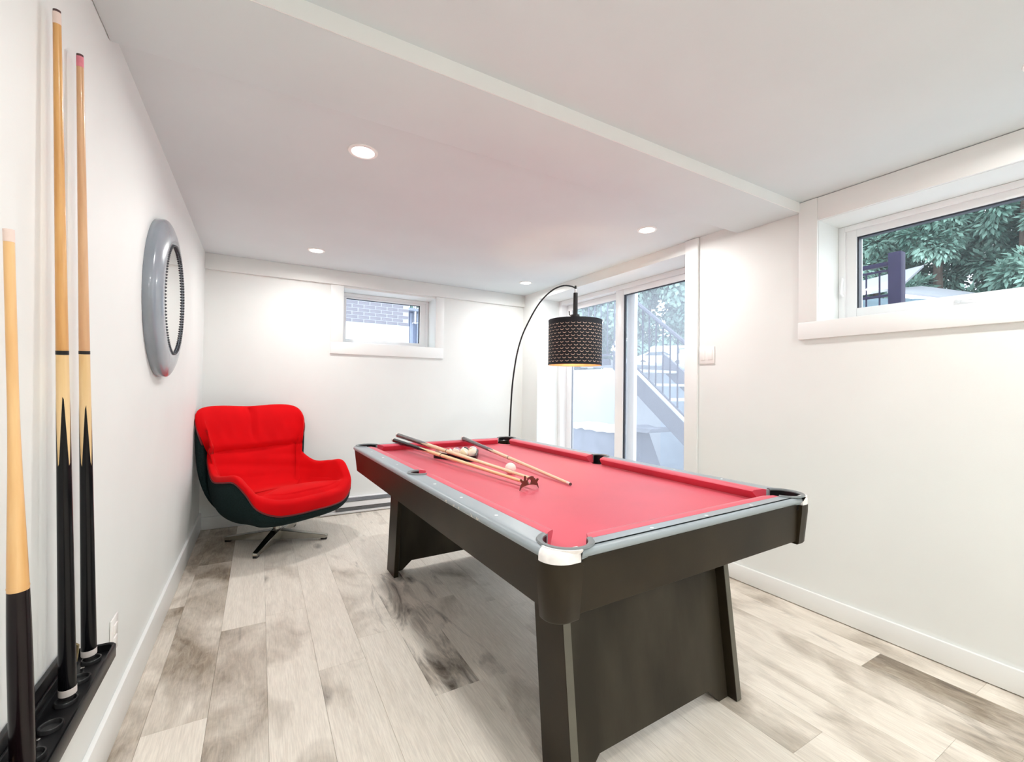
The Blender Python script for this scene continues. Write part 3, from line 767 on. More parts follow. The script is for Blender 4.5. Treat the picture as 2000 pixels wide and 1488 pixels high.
# corner castings: white cap over a dark rounded body
M_CAP = mat('white_corner_plastic', (0.88, 0.84, 0.83), 0.22, var=0.05, scale=60)
for sx in (-1, 1):
    for sy in (-1, 1):
        if (sx, sy) == (-1, 1): continue
        cn = empty('corner_casting', (sx * 0.563, sy * 1.073, 0)); cn.parent = T
        a0 = math.atan2(sy, sx)
        cx0, cy0 = sx * 0.563, sy * 1.073
        ux, uy = OA + 0.001, OB + 0.001
        def outer(ang, rc, off):
            """where a ray from the pocket centre meets the rounded outer corner"""
            px, py = 0.533, 1.034
            ca, sa = abs(math.cos(ang)), abs(math.sin(ang))
            lo, hi = 0.0, 0.3
            A_, B_ = ux + off, uy + off
            for _ in range(40):
                m_ = (lo + hi) / 2; x, y = px + m_ * ca, py + m_ * sa
                qx, qy = x - (A_ - rc), y - (B_ - rc)
                inside = (x < A_ and y < B_) and not (qx > 0 and qy > 0 and math.hypot(qx, qy) > rc)
                if inside: lo = m_
                else: hi = m_
            return lo
        n = 16; hw = math.radians(40)
        prof = [(-1, 0, -0.003), (-1, 0.003, 0.0022), (1, -0.018, 0.0025), (1, -0.010, 0.0005), (1, -0.004, -0.004), (1, -0.0005, -0.010), (1, 0.0008, -0.017), (1, 0.0008, -0.031), (1, -0.020, -0.031)]
        def sweep(prof, zref, nm, m_, hw, label=None):
            bm = bmesh.new(); rows = []
            for i in range(n + 1):
                ang = a0 - hw + 2 * hw * i / n
                Ro = outer(ang, 0.058, 0.0); row = []
                for side_, dr, dz in prof:
                    r_ = (PR + 0.0135 + dr) if side_ < 0 else Ro + dr
                    row.append(bm.verts.new((sx * 0.533 + r_ * math.cos(ang) - cx0, sy * 1.034 + r_ * math.sin(ang) - cy0, zref + dz)))
                rows.append(row)
            k_ = len(prof)
            for a, b in zip(rows[:-1], rows[1:]):
                for q in range(k_): bm.faces.new((a[q], a[(q + 1) % k_], b[(q + 1) % k_], b[q]))
            bm.faces.new(rows[0]); bm.faces.new(rows[-1][::-1])
            o = new_obj(nm, bm, m_, cn, True)
            if label: o['label'] = label
        sweep([(1, -0.034, -0.0315), (1, 0.0012, -0.0315), (1, 0.0005, -0.060), (1, -0.011, ZB - ZT - 0.006), (1, -0.016, ZB - ZT - 0.012), (1, -0.050, ZB - ZT - 0.012)], ZT, 'corner_body', M_LAM, math.radians(46))
        sweep(prof, ZT, 'corner_cap', M_CAP, hw, 'white plastic corner cap')
# legs: two raked side boards and a recessed panel with a cut-out foot at each end
for sy in (-1, 1):
    def vy(v, z): return sy * (v - 0.118 * z)
    for sx in (-1, 1):
        bm = bmesh.new(); u0, u1 = sx * 0.418, sx * 0.390
        pts = [(vy(0.943, 0.0), 0.0), (vy(0.792, 0.0), 0.0), (vy(0.792, ZB + 0.005), ZB + 0.005), (vy(0.943, ZB + 0.005), ZB + 0.005)]
        A = [bm.verts.new((u0, p[0], p[1])) for p in pts]; B = [bm.verts.new((u1, p[0], p[1])) for p in pts]
        bm.faces.new(A); bm.faces.new(B[::-1])
        for i in range(4): bm.faces.new((A[i], B[i], B[(i + 1) % 4], A[(i + 1) % 4]))
        bmesh.ops.bevel(bm, geom=bm.edges[:], offset=0.002, segments=1, affect='EDGES')
        lg = new_obj('leg', bm, M_LAM, T, True)
        bm = bmesh.new()
        q = [(sx * 0.4175, vy(0.9432, 0.004), 0.004), (sx * 0.3905, vy(0.9432, 0.004), 0.004), (sx * 0.3905, vy(0.9432, ZB), ZB), (sx * 0.4175, vy(0.9432, ZB), ZB)]
        A = [bm.verts.new(p) for p in q]; B = [bm.verts.new((p[0], p[1] + sy * 0.0015, p[2])) for p in q]
        bm.faces.new(A); bm.faces.new(B[::-1])
        for i in range(4): bm.faces.new((A[i], B[i], B[(i + 1) % 4], A[(i + 1) % 4]))
        tag(new_obj('edge_band', bm, mat('grey_edge_band', (0.115, 0.108, 0.085), 0.45, var=0.1, scale=8), lg), 'lighter grey edge band of the leg')
    bm = bmesh.new()
    out = [(-0.389, 0), (-0.335, 0), (-0.275, 0.055), (0.275, 0.055), (0.335, 0), (0.389, 0), (0.389, ZB + 0.005), (-0.389, ZB + 0.005)]
    A = [bm.verts.new((u, vy(0.905, z), z)) for u, z in out]; B = [bm.verts.new((u, vy(0.885, z), z)) for u, z in out]
    bm.faces.new(A); bm.faces.new(B[::-1])
    for i in range(8): bm.faces.new((A[i], B[i], B[(i + 1) % 8], A[(i + 1) % 8]))
    M_SCUFF = mat('scuffed_laminate', (0.018, 0.014, 0.008), 0.42, spec=0.28, col2=(0.046, 0.038, 0.026), scale=3.5, stretch=(1.6, 1.6, 0.5), bump=0.04, bscale=90)
    new_obj('end_panel', bm, M_SCUFF, T)

# ================================================================== BALLS AND RACK
def ball_mat(name, col, stripe):
    m = bpy.data.materials.new(name); m.use_nodes = True
    nt = m.node_tree; N = nt.nodes; L = nt.links; b = N['Principled BSDF']
    b.inputs['Roughness'].default_value = 0.08; b.inputs['Coat Weight'].default_value = 0.5
    ivory = (0.86, 0.80, 0.70, 1)
    if stripe is None: b.inputs['Base Color'].default_value = (*col, 1); return m
    t = N.new('ShaderNodeTexCoord'); s = N.new('ShaderNodeSeparateXYZ'); L.new(t.outputs['Object'], s.inputs[0])
    ab = N.new('ShaderNodeMath'); ab.operation = 'ABSOLUTE'; L.new(s.outputs['Z'], ab.inputs[0])
    x = N.new('ShaderNodeMix'); x.data_type = 'RGBA'
    lt = N.new('ShaderNodeMath'); lt.operation = 'LESS_THAN'; lt.inputs[1].default_value = 0.0155
    if stripe: L.new(ab.outputs[0], lt.inputs[0]); x.inputs[6].default_value = ivory; x.inputs[7].default_value = (*col, 1)
    else:      # solid with an ivory number disc at the pole
        L.new(ab.outputs[0], lt.inputs[0]); lt.inputs[1].default_value = 0.0262; x.inputs[6].default_value = ivory; x.inputs[7].default_value = (*col, 1)
    L.new(lt.outputs[0], x.inputs[0]); L.new(x.outputs[2], b.inputs['Base Color'])
    return m
BR = 0.0286
def ball_mesh(): 
    bm = bmesh.new(); bmesh.ops.create_uvsphere(bm, u_segments=32, v_segments=20, radius=BR); return bm
def ball(name, loc, m, label, rot=(0, 0, 0), group=None):
    o = new_obj(name, ball_mesh(), m, None, 'all'); o.location = loc; o.rotation_euler = rot
    return tag(o, label, 'ball', group)
ball('cue_ball', (1.5147, -2.4444, BED + BR), ball_mat('ivory_ball', (0.90, 0.84, 0.76), None), 'plain cream cue ball lying behind the crossed cues')
RC = Vector((1.492, -1.905, 0)); RA = math.radians(2)     # rack centre, base row on the far side
def rk(u, v): return (RC.x + u * math.cos(RA) - v * math.sin(RA), RC.y + u * math.sin(RA) + v * math.cos(RA))
BALLS = [  # row (0 = far), column, colour, stripe, label
    (0, 0, (0.86, 0.62, 0.56), False, 'pale pink pool ball at the left end of the far row in the triangle rack'),
    (0, 1, (0.60, 0.05, 0.05), True, 'pool ball with a red stripe in the far row of the triangle rack'),
    (0, 2, (0.42, 0.22, 0.34), True, 'pool ball with a dull purple stripe in the middle of the far row'),
    (0, 3, (0.03, 0.035, 0.05), True, 'pool ball with a black stripe in the far row of the triangle rack'),
    (0, 4, (0.62, 0.66, 0.74), True, 'pale silvery pool ball at the right end of the far row'),
    (1, 0, (0.45, 0.05, 0.06), True, 'maroon striped pool ball at the left end of the second row of the rack'),
    (1, 1, (0.80, 0.60, 0.50), True, 'pinkish beige pool ball in the second row of the rack, half behind the cues'),
    (1, 2, (0.86, 0.76, 0.58), False, 'cream pool ball in the second row of the triangle rack'),
    (1, 3, (0.80, 0.48, 0.22), True, 'pool ball with an orange stripe at the right end of the second row'),
    (2, 1, (0.80, 0.66, 0.42), True, 'pale yellow striped pool ball in the third row of the rack, under the cues'),
    (2, 2, (0.84, 0.74, 0.60), True, 'pale cream striped pool ball at the right end of the third row'),
]
for n, (r, c, col, st, lab) in enumerate(BALLS):
    u = (c - (4 - r) / 2) * 0.0575; v = 0.10 - r * 0.0498
    x, y = rk(u, v)
    ball('pool_ball', (x, y, BED + BR), ball_mat('ball_%d' % n, col, st), lab, (1.0 + 0.5 * n, 0.4 * n, 0.8 * n), 'pool balls in the triangle rack')
tri = empty('ball_rack', (RC.x, RC.y, BED), RA, 'black plastic triangle rack round the pool balls under the cues', 'ball rack')
def tri_loop(d, rr, n=6):
    # triangle with apex towards the viewer
    pts = [(-0.115, 0.10), (0.115, 0.10), (0.0, -0.0992)]
    out = []
    for (x, y), aa in zip(pts, (150, 30, -90)):
        for i in range(n + 1):
            a = math.radians(aa + 60 - 120 * i / n)
            out.append((x + (BR + d) * math.cos(a), y + (BR + d) * math.sin(a)))
    return out
bm = bmesh.new()
o1 = tri_loop(0.007, 0); i1 = tri_loop(0.001, 0); zs = (0.001, 0.036)
vo = [[bm.verts.new((x, y, z)) for x, y in o1] for z in zs]; vi = [[bm.verts.new((x, y, z)) for x, y in i1] for z in zs]
nn = len(o1)
for k in range(nn):
    k2 = (k + 1) % nn
    bm.faces.new((vo[0][k], vo[0][k2], vo[1][k2], vo[1][k])); bm.faces.new((vi[0][k2], vi[0][k], vi[1][k], vi[1][k2]))
    bm.faces.new((vo[1][k], vo[1][k2], vi[1][k2], vi[1][k])); bm.faces.new((vo[0][k2], vo[0][k], vi[0][k], vi[0][k2]))
new_obj('rack_frame', bm, M_BLACK, tri, True)

# ================================================================== CUES
def wood(name, c1, c2, rough=0.3):
    return mat(name, c1, rough, spec=0.5, col2=c2, scale=14, stretch=(3, 3, 0.25), coat=0.3)
W_ORANGE = wood('honey_maple', (0.56, 0.27, 0.075), (0.74, 0.42, 0.15))
W_TAN = wood('tan_maple', (0.58, 0.32, 0.16), (0.72, 0.45, 0.25))
W_PALE = wood('pale_maple', (0.72, 0.48, 0.22), (0.84, 0.62, 0.34))
W_SHAFT = wood('cream_maple', (0.74, 0.52, 0.32), (0.86, 0.66, 0.45))
W_SHORT = wood('golden_maple', (0.72, 0.40, 0.15), (0.86, 0.57, 0.28))
M_FERR = mat('ivory_ferrule', (0.78, 0.62, 0.56), 0.35, var=0.05, scale=30)
M_PINKF = mat('pink_ferrule', (0.72, 0.22, 0.28), 0.5, var=0.12, scale=40)
M_TIP = mat('leather_tip', (0.10, 0.05, 0.05), 0.8, var=0.2, scale=80)
M_BUTT = mat('black_lacquer', (0.004, 0.004, 0.005), 0.2, spec=0.25, coat=0.0, var=0.1)
M_BUTTBR = mat('dark_brown_lacquer', (0.007, 0.003, 0.004), 0.2, spec=0.3, coat=0.0, var=0.2, scale=20)
M_BUTTGR = mat('grey_brown_lacquer', (0.10, 0.085, 0.085), 0.25, spec=0.5, coat=0.3, var=0.2, scale=10)
M_BUMP = mat('pale_bumper', (0.82, 0.74, 0.70), 0.4, var=0.03)
M_RUB = mat('rubber_bumper', (0.03, 0.028, 0.028), 0.7, var=0.1)
def cue(name, p0, p1, label, cat='cue', rb_=0.0155, rt_=0.0065, butt=0.36, points=0.0, joint=None, m_butt=M_BUTT, m_fore=W_PALE, m_shaft=W_SHAFT,
        m_ferr=M_FERR, ferr=0.024, bumper=True, jm=None, tip=True, flare=False, roll=0.0, jlen=0.006):
    """p0 butt end, p1 tip end; lengths in metres along the cue"""
    p0, p1 = Vector(p0), Vector(p1); Lc = (p1 - p0).length
    t = empty(name, (0, 0, 0), 0, label, cat)
    t.matrix_world = axis_matrix(p0, p1 - p0)
    def rad(z):
        if flare: return rt_ + (rb_ - rt_) * (1 - sm(butt * 0.55, Lc * 0.72, z)) * 0.9 + (rb_ - rt_) * 0.1 * (1 - z / Lc)
        return rb_ + (rt_ - rb_) * min(1, z / Lc) ** 0.9
    def seg(nm, z0, z1, m, n=14, grow=0.0, sgs=20):
        bm = bmesh.new(); add_lathe(bm, [(0, z0)] + [(rad(z0 + (z1 - z0) * i / n) + grow, z0 + (z1 - z0) * i / n) for i in range(n + 1)] + [(0, z1)], sgs)
        return new_obj(nm, bm, m, t, True)
    b0 = 0.0
    if bumper:
        lathe('rubber_foot', [(0, 0), (0.011, 0), (0.012, 0.010), (0, 0.010)], M_RUB, t, 18)
        lathe('butt_ring', [(0, 0.0101), (rb_ + 0.0004, 0.0101), (rb_ + 0.0004, 0.026), (0, 0.026)], M_BUMP, t, 20); b0 = 0.0262
    e = Lc - (0.005 if tip else 0.001)
    j = joint or (butt + 0.3)
    # butt, with spear points if the cue has them
    if points > 0:
        bm = bmesh.new(); sg = 32; g = 0.0004
        zz = [butt + points * abs(((k / 8 + roll + 0.5) % 1.0) * 2 - 1) for k in range(sg)]
        zl = [b0 + (butt - b0) * i / 8 for i in range(9)]
        rings = [[bm.verts.new(((rad(z) + g) * math.cos(2 * PI * k / sg), (rad(z) + g) * math.sin(2 * PI * k / sg), z)) for k in range(sg)] for z in zl]
        for q in (0.25, 0.5, 0.75, 1.0):
            row = []
            for k in range(sg):
                z = butt + (zz[k] - butt) * q + 0.0005 * q
                row.append(bm.verts.new(((rad(z) + g) * math.cos(2 * PI * k / sg), (rad(z) + g) * math.sin(2 * PI * k / sg), z)))
            rings.append(row)
        for a, b in zip(rings[:-1], rings[1:]):
            for k in range(sg): bm.faces.new((a[k], a[(k + 1) % sg], b[(k + 1) % sg], b[k]))
        new_obj('butt', bm, m_butt, t, True)
        seg('forearm', b0 + 0.02, j, m_fore, 20, 0, 32)
    else:
        seg('butt', b0, butt, m_butt, 10); seg('forearm', butt + 0.0002, j, m_fore, 14)
    seg('joint_ring', j + 0.0001, j + jlen, jm or M_BLACK, 2, 0.0004)
    seg('shaft', j + jlen + 0.0001, e - ferr, m_shaft, 20)
    seg('ferrule', e - ferr + 0.0001, e, m_ferr, 2, 0.0002)
    if tip: seg('tip', e + 0.0001, Lc, M_TIP, 3, -0.0002)
    return t
cue('pool_cue', (0.0415, -2.994, 0.4720), (0.020, -3.0968, 1.979), 'tall honey-coloured cue with black butt points, middle one of the three in the wall rack', butt=0.515, points=0.198, joint=0.783, m_fore=W_PALE, m_shaft=W_ORANGE, roll=0.32, jlen=0.009)
cue('pool_cue', (0.0345, -2.821, 0.4720), (0.020, -2.9591, 1.975), 'tan cue with a pink tip end in the wall rack, closest to the mirror', butt=0.492, points=0.195, joint=0.795, m_fore=W_PALE, m_shaft=W_TAN, m_ferr=M_PINKF, roll=0.30, jlen=0.008)
cue('pool_cue', (0.050, -3.238, 0.4720), (0.020, -3.2690, 1.461), 'short golden cue with a flared end and dark brown butt in the wall rack', rb_=0.0168, rt_=0.0072, butt=0.347, joint=0.352, m_butt=M_BUTTBR, m_fore=W_SHORT, m_shaft=W_SHORT, bumper=False, jm=W_SHORT, flare=True, tip=False, ferr=0.022, jlen=0.003)
cue('pool_cue', (1.2700, -1.2250, 0.846), (1.4640, -2.7450, 0.7935), 'cue with grey-brown butt lying on top of the other cue across the red cloth', butt=0.40, points=0.12, joint=0.74, m_butt=M_BUTTGR, m_fore=W_SHAFT, m_shaft=W_SHAFT, roll=0.1)
cue('pool_cue', (1.7225, -1.3570, 0.8175), (1.6226, -2.8000, 0.7680), 'lone grey-butted cue lying across the red cloth to the right of the others', butt=0.50, points=0.10, joint=0.80, m_butt=M_BUTTGR, m_fore=W_SHAFT, m_shaft=W_SHAFT, roll=0.2, rb_=0.0145)
# bridge stick with a brown metal head
bs = cue('bridge_stick', (1.2300, -1.2700, 0.8170), (1.4190, -2.7650, 0.7850), 'black-butted bridge stick with a brown metal bridge head on the red cloth', 'cue', butt=0.42, points=0.16, joint=0.72, m_butt=M_BUTT, m_fore=W_PALE, m_shaft=W_PALE, roll=0.6, tip=False, rt_=0.0068, rb_=0.014)
Lb = (Vector((1.2300, -1.2700, 0.8170)) - Vector((1.4190, -2.7650, 0.7850))).length
M_BRZ = mat('brown_bronze', (0.16, 0.055, 0.04), 0.35, metal=0.6, var=0.2, scale=40)
outline = [(-0.052, -0.026), (-0.043, -0.014), (-0.020, -0.008), (0, -0.006), (0.020, -0.008), (0.043, -0.014), (0.052, -0.026), (0.047, -0.006), (0.040, 0.004), (0.052, 0.018), (0.046, 0.023), (0.034, 0.012), (0.029, 0.016), (0.028, 0.034), (0.022, 0.034),
           (0.018, 0.016), (0.010, 0.012), (0.010, 0.022), (0.0, 0.027), (-0.012, 0.030), (-0.022, 0.027), (-0.026, 0.014), (-0.034, 0.010), (-0.046, 0.017), (-0.052, 0.012), (-0.042, 0.000), (-0.047, -0.008)]
hb = bmesh.new()
inn = [(0.0105 * math.cos(2 * PI * k / 16), 0.008 + 0.0105 * math.sin(2 * PI * k / 16)) for k in range(16)]
bmh = bmesh.new(); oo, ii = ring_fill(bmh, outline, inn, 0)
ex = bmesh.ops.extrude_face_region(bmh, geom=bmh.faces[:]); bmesh.ops.translate(bmh, verts=[v for v in ex['geom'] if isinstance(v, bmesh.types.BMVert)], vec=(0, 0, 0.005))
hb.free()
head = new_obj('bridge_head', bmh, M_BRZ, bs, True)
# stand the head upright across the stick: its x along the cloth, its y up
dirv = (Vector((1.4190, -2.7650, 0)) - Vector((1.2300, -1.2700, 0))).normalized()
side = Vector((0, 0, 1)).cross(dirv).normalized()
HM = Matrix(((-side.x, 0, dirv.x, 1.4195), (-side.y, 0, dirv.y, -2.772), (0, 1, 0, BED + 0.0268), (0, 0, 0, 1)))
head.matrix_parent_inverse = axis_matrix(Vector((1.2300, -1.2700, 0.8170)), Vector((1.4190, -2.7650, 0.7850)) - Vector((1.2300, -1.2700, 0.8170))).inverted()
head.matrix_basis = HM

# ---- cue rack on the left wall
rack = empty('cue_rack', (0, -3.35, 0.47), 0, 'black plastic cue rack tray fixed to the left wall, holding three cues', 'cue rack')
def rbox(nm, a, b, m, bev=0.004, par=rack):
    a = (a[0], a[1] + 3.35, a[2] - 0.47); b = (b[0], b[1] + 3.35, b[2] - 0.47); return box(nm, a, b, m, par, bev)
YR0, YR1 = -3.95, -2.775
bm = bmesh.new()
def tray_loop(x1, y0, y1, r, z, x0=0.001):
    L = [(x0, y0)]
    L += [(x1 - r + r * math.cos(a), y0 + r + r * math.sin(a)) for a in [(-PI / 2) + PI / 2 * i / 6 for i in range(7)]]
    L += [(x1 - r + r * math.cos(a), y1 - r + r * math.sin(a)) for a in [PI / 2 * i / 6 for i in range(7)]]
    L += [(x0, y1)]
    return [(x, y + 3.35, z - 0.47) for x, y in L]
loops = [tray_loop(0.078, YR0, YR1, 0.018, 0.440), tray_loop(0.082, YR0, YR1 + 0.002, 0.020, 0.448), tray_loop(0.082, YR0, YR1 + 0.002, 0.020, 0.478), tray_loop(0.079, YR0 + 0.003, YR1 - 0.002, 0.017, 0.482),
         tray_loop(0.074, YR0 + 0.008, YR1 - 0.006, 0.014, 0.479, 0.004), tray_loop(0.072, YR0 + 0.01, YR1 - 0.008, 0.012, 0.462, 0.006)]
vv = [[bm.verts.new(p) for p in l] for l in loops]
m_ = len(vv[0])
for a, b in zip(vv[:-1], vv[1:]):
    for k in range(m_): bm.faces.new((a[k], a[(k + 1) % m_], b[(k + 1) % m_], b[k]))
bm.faces.new(vv[0][::-1]); bm.faces.new(vv[-1])
new_obj('tray', bm, M_BLACK, rack, True)
rbox('back_plate', (0.0006, YR0 + 0.02, 0.480), (0.012, YR1 - 0.10, 0.540), M_BLACK, 0.004)
rbox('back_ridge', (0.0121, YR0 + 0.03, 0.500), (0.018, YR1 - 0.11, 0.512), M_BLACK, 0.002)
M_CUPR = mat('dark_cup', (0.030, 0.030, 0.031), 0.3, var=0.1)
for kk in range(9):
    y = -2.824 - 0.0865 * kk
    c = lathe('cue_cup', [(0.013, -0.0075), (0.0205, -0.0075), (0.0205, 0.0), (0.0195, 0.0015), (0.0175, 0.0015), (0.0165, 0.0), (0.0165, -0.0070), (0.0, -0.0070)], M_CUPR, rack, 24); c.location = (0.040, y + 3.35, 0.0)
    if kk in (0, 1, 3, 4, 6):
        s = lathe('screw', [(0, 0.0025), (0.004, 0.002), (0.005, -0.0075), (0, -0.0075)], M_SILVER, rack, 12); s.location = (0.034, y + 3.35 - 0.043, 0.0)
pg = tube('wooden_peg', [(0.020, 0.085, 0.0), (0.0195, 0.085, 0.045)], 0.006, W_PALE, rack, 12); pg.location = (0, 0, -0.005)
tube('metal_clip', [(0.014, 0.445, 0.035), (0.030, 0.445, 0.040), (0.034, 0.440, 0.080), (0.030, 0.436, 0.085)], 0.004, mat('brass_clip', (0.35, 0.28, 0.15), 0.3, metal=0.8, var=0.1), rack, 8)

# ================================================================== ARC FLOOR LAMP
LB = Vector((2.489, -0.71, 0))
lamp = empty('arc_floor_lamp', LB, 0, 'black arc floor lamp with a perforated drum shade behind the pool table', 'lamp')
def lt(p): return (p[0] - LB.x, p[1] - LB.y, p[2])
lathe('base', [(0, 0.001), (0.150, 0.001), (0.152, 0.010), (0.148, 0.024), (0.06, 0.030), (0.02, 0.040), (0, 0.040)], M_BLACK, lamp, 48)
M_POLE = mat('black_metal_pole', (0.014, 0.014, 0.015), 0.3, metal=0.3, var=0.1)
arc = [(2.489, -0.711, 0.035), (2.489, -0.711, 0.40), (2.4894, -0.7136, 0.7276), (2.4905, -0.7254, 0.9386), (2.4924, -0.7448, 1.1833), (2.4953, -0.7741, 1.3534), (2.4997, -0.8194, 1.5209), (2.5064, -0.8883, 1.6692), (2.5145, -0.9714, 1.7789), (2.5251, -1.0812, 1.8949), (2.5354, -1.1868, 1.9745), (2.5485, -1.3215, 2.0315), (2.561, -1.4496, 2.043), (2.5699, -1.5414, 2.022), (2.5745, -1.5891, 2.001)]
fine = []
for i in range((len(arc) - 1) * 6 + 1):
    t = i / 6; j = min(int(t), len(arc) - 2); u = t - j
    P = [Vector(arc[max(0, min(len(arc) - 1, j + d))]) for d in (-1, 0, 1, 2)]
    p = 0.5 * (2 * P[1] + (P[2] - P[0]) * u + (2 * P[0] - 5 * P[1] + 4 * P[2] - P[3]) * u * u + (3 * P[1] - P[0] - 3 * P[2] + P[3]) * u ** 3)
    fine.append(lt(p))
tube('arc_pole', fine, [0.0085 - 0.0025 * i / len(fine) for i in range(len(fine))], M_POLE, lamp, 12)
SX, SY = 2.577, -1.594
S0, S1, SR = 1.382, 1.738, 0.211
lathe('hinge', [(0, 2.018), (0.008, 2.016), (0.010, 2.002), (0.010, 1.992), (0, 1.990)], M_POLE, lamp, 16, Matrix.Translation((SX - LB.x, SY - LB.y, 0)))
lathe('hinge_collar', [(0, 1.9899), (0.009, 1.9899), (0.011, 1.975), (0.009, 1.960), (0, 1.960)], M_SILVER, lamp, 16, Matrix.Translation((SX - LB.x, SY - LB.y, 0)))
lathe('hanging_rod', [(0, 1.9599), (0.017, 1.959), (0.019, 1.80), (0.019, 1.785), (0, 1.785)], M_POLE, lamp, 20, Matrix.Translation((SX - LB.x, SY - LB.y, 0)))
lathe('socket', [(0, 1.7849), (0.034, 1.784), (0.036, 1.765), (0.028, 1.755), (0.034, 1.745), (0.022, 1.735), (0.020, 1.66), (0, 1.66)], M_POLE, lamp, 24, Matrix.Translation((SX - LB.x, SY - LB.y, 0)))
tube('switch_lever', [lt((SX - 0.030, SY + 0.012, 1.772)), lt((SX - 0.044, SY + 0.020, 1.785)), lt((SX - 0.046, SY + 0.021, 1.812))], 0.0045, M_POLE, lamp, 8)
M_SHADE = mat('black_shade_fabric', (0.008, 0.0085, 0.012), 0.6, spec=0.3, var=0.15, scale=60)
shade = lathe('lamp_shade', [(SR, S0), (SR, S1), (SR - 0.003, S1), (SR - 0.003, S0)], M_SHADE, lamp, 96, Matrix.Translation((SX - LB.x, SY - LB.y, 0)), close=True)
M_COPPER = mat('copper_lining', (0.62, 0.32, 0.18), 0.45, metal=0.3, var=0.1, scale=20)
lathe('shade_lining', [(SR - 0.0032, S0 + 0.001), (SR - 0.0032, S1 - 0.001), (SR - 0.0045, S1 - 0.001), (SR - 0.0045, S0 + 0.001)], M_COPPER, shade, 96, Matrix.Translation((SX - LB.x, SY - LB.y, 0)), close=True)
M_CUT = mat('lit_cutout', (0.50, 0.36, 0.28), 0.5, emit=(1.0, 0.70, 0.50), estr=0.16, var=0.25, scale=9)
M_EDGE = mat('shade_dark_hole', (0.035, 0.012, 0.008), 0.6, var=0.2, scale=12)
bm = bmesh.new(); NC = 30; NRW = 13
for r_ in range(NRW):
    zc = S1 - 0.040 - r_ * (S1 - S0 - 0.070) / (NRW - 1)
    for c_ in range(NC):
        a_ = 2 * PI * (c_ + 0.5 * (r_ % 2)) / NC
        pts = []
        for i in range(9):
            q = math.radians(200 + 140 * i / 8); pts.append((0.0165 * math.cos(q), 0.0145 * math.sin(q) + 0.004))
        for i in range(8, -1, -1):
            q = math.radians(205 + 130 * i / 8); pts.append((0.0140 * math.cos(q), 0.0108 * math.sin(q) + 0.0042))
        vs_ = []
        for (dx, dz) in pts:
            an = a_ + dx / SR; rr = SR + 0.0007; vs_.append(bm.verts.new((rr * math.cos(an) + SX - LB.x, rr * math.sin(an) + SY - LB.y, zc + dz)))
        for i in range(8): bm.faces.new((vs_[i], vs_[i + 1], vs_[16 - i], vs_[17 - i]))
tag(new_obj('crescent_cutouts', bm, M_CUT, shade), kind='stuff')
for zz in (S0, S1 - 0.0125):
    lathe('shade_hem', [(SR + 0.0002, zz), (SR + 0.0012, zz), (SR + 0.0012, zz + 0.0125), (SR + 0.0002, zz + 0.0125)], M_SHADE, shade, 96, Matrix.Translation((SX - LB.x, SY - LB.y, 0)), close=True)
for a_ in (0.3, 0.3 + 2 * PI / 3, 0.3 + 4 * PI / 3):
    tube('shade_spoke', [lt((SX + 0.018 * math.cos(a_), SY + 0.018 * math.sin(a_), S1 - 0.02)), lt((SX + (SR - 0.005) * math.cos(a_), SY + (SR - 0.005) * math.sin(a_), S1 - 0.012))], 0.002, M_POLE, lamp, 6)
M_BULB = mat('warm_bulb', (1, 0.9, 0.75), 0.3, emit=(1.0, 0.72, 0.42), estr=14.0, var=0.01)
lathe('bulb', [(0, 1.535), (0.018, 1.540), (0.029, 1.558), (0.030, 1.575), (0.022, 1.605), (0.014, 1.630), (0.013, 1.6595), (0, 1.6595)], M_BULB, lamp, 20, Matrix.Translation((SX - LB.x, SY - LB.y, 0)))
pl = bpy.data.lights.new('bulb_glow', 'POINT'); pl.energy = 5; pl.color = (1.0, 0.68, 0.38); pl.shadow_soft_size = 0.03
po = bpy.data.objects.new('bulb_glow', pl); SC.collection.objects.link(po); po.parent = lamp; po.location = lt((SX, SY, 1.50))

# ================================================================== OUTSIDE
M_CONC = mat('white_concrete', (0.50, 0.52, 0.55), 0.8, var=0.05, scale=2, bump=0.1, bscale=40)
M_PAVE = mat('patio_concrete', (0.55, 0.56, 0.58), 0.85, var=0.08, scale=4, bump=0.1, bscale=50)
M_DRIVE = mat('pale_driveway', (0.66, 0.67, 0.68), 0.9, var=0.06, scale=0.5)
M_MET = mat('dark_railing_metal', (0.020, 0.017, 0.045), 0.6, spec=0.12, var=0.1)
M_RAILT = mat('grey_railing_metal', (0.06, 0.065, 0.10), 0.4, metal=0.3, var=0.1)
struct(box('patio_ground', (XT, -9.5, -0.25), (6.0, 6.0, -0.06), M_PAVE), 'sunken concrete patio outside the sliding door')
struct(box('retaining_wall', (6.0, -9.5, -0.25), (6.25, 6.0, 1.58), M_CONC), 'white concrete retaining wall behind the outside stairs')
struct(box('retaining_pier', (5.80, -1.9, -0.055), (5.999, 0.385, 1.52), mat('bluish_concrete', (0.42, 0.50, 0.58), 0.7, var=0.08, scale=3)), 'bluish concrete pier standing against the retaining wall')
bm = bmesh.new()
q = [(6.25, 1.56), (60, 5.0), (60, 3.5), (6.25, 0.5)]
A = [bm.verts.new((x, -40, z)) for x, z in q]; B = [bm.verts.new((x, 70, z)) for x, z in q]
bm.faces.new(A); bm.faces.new(B[::-1])
for i in range(4): bm.faces.new((A[i], B[i], B[(i + 1) % 4], A[(i + 1) % 4]))
struct(new_obj('driveway_ground', bm, M_DRIVE), 'pale driveway rising away from the house')
struct(box('yard_ground', (-12, 0.35, -0.4), (XT - 0.01, 40, -0.2), M_PAVE), 'paved side yard beyond the end wall')

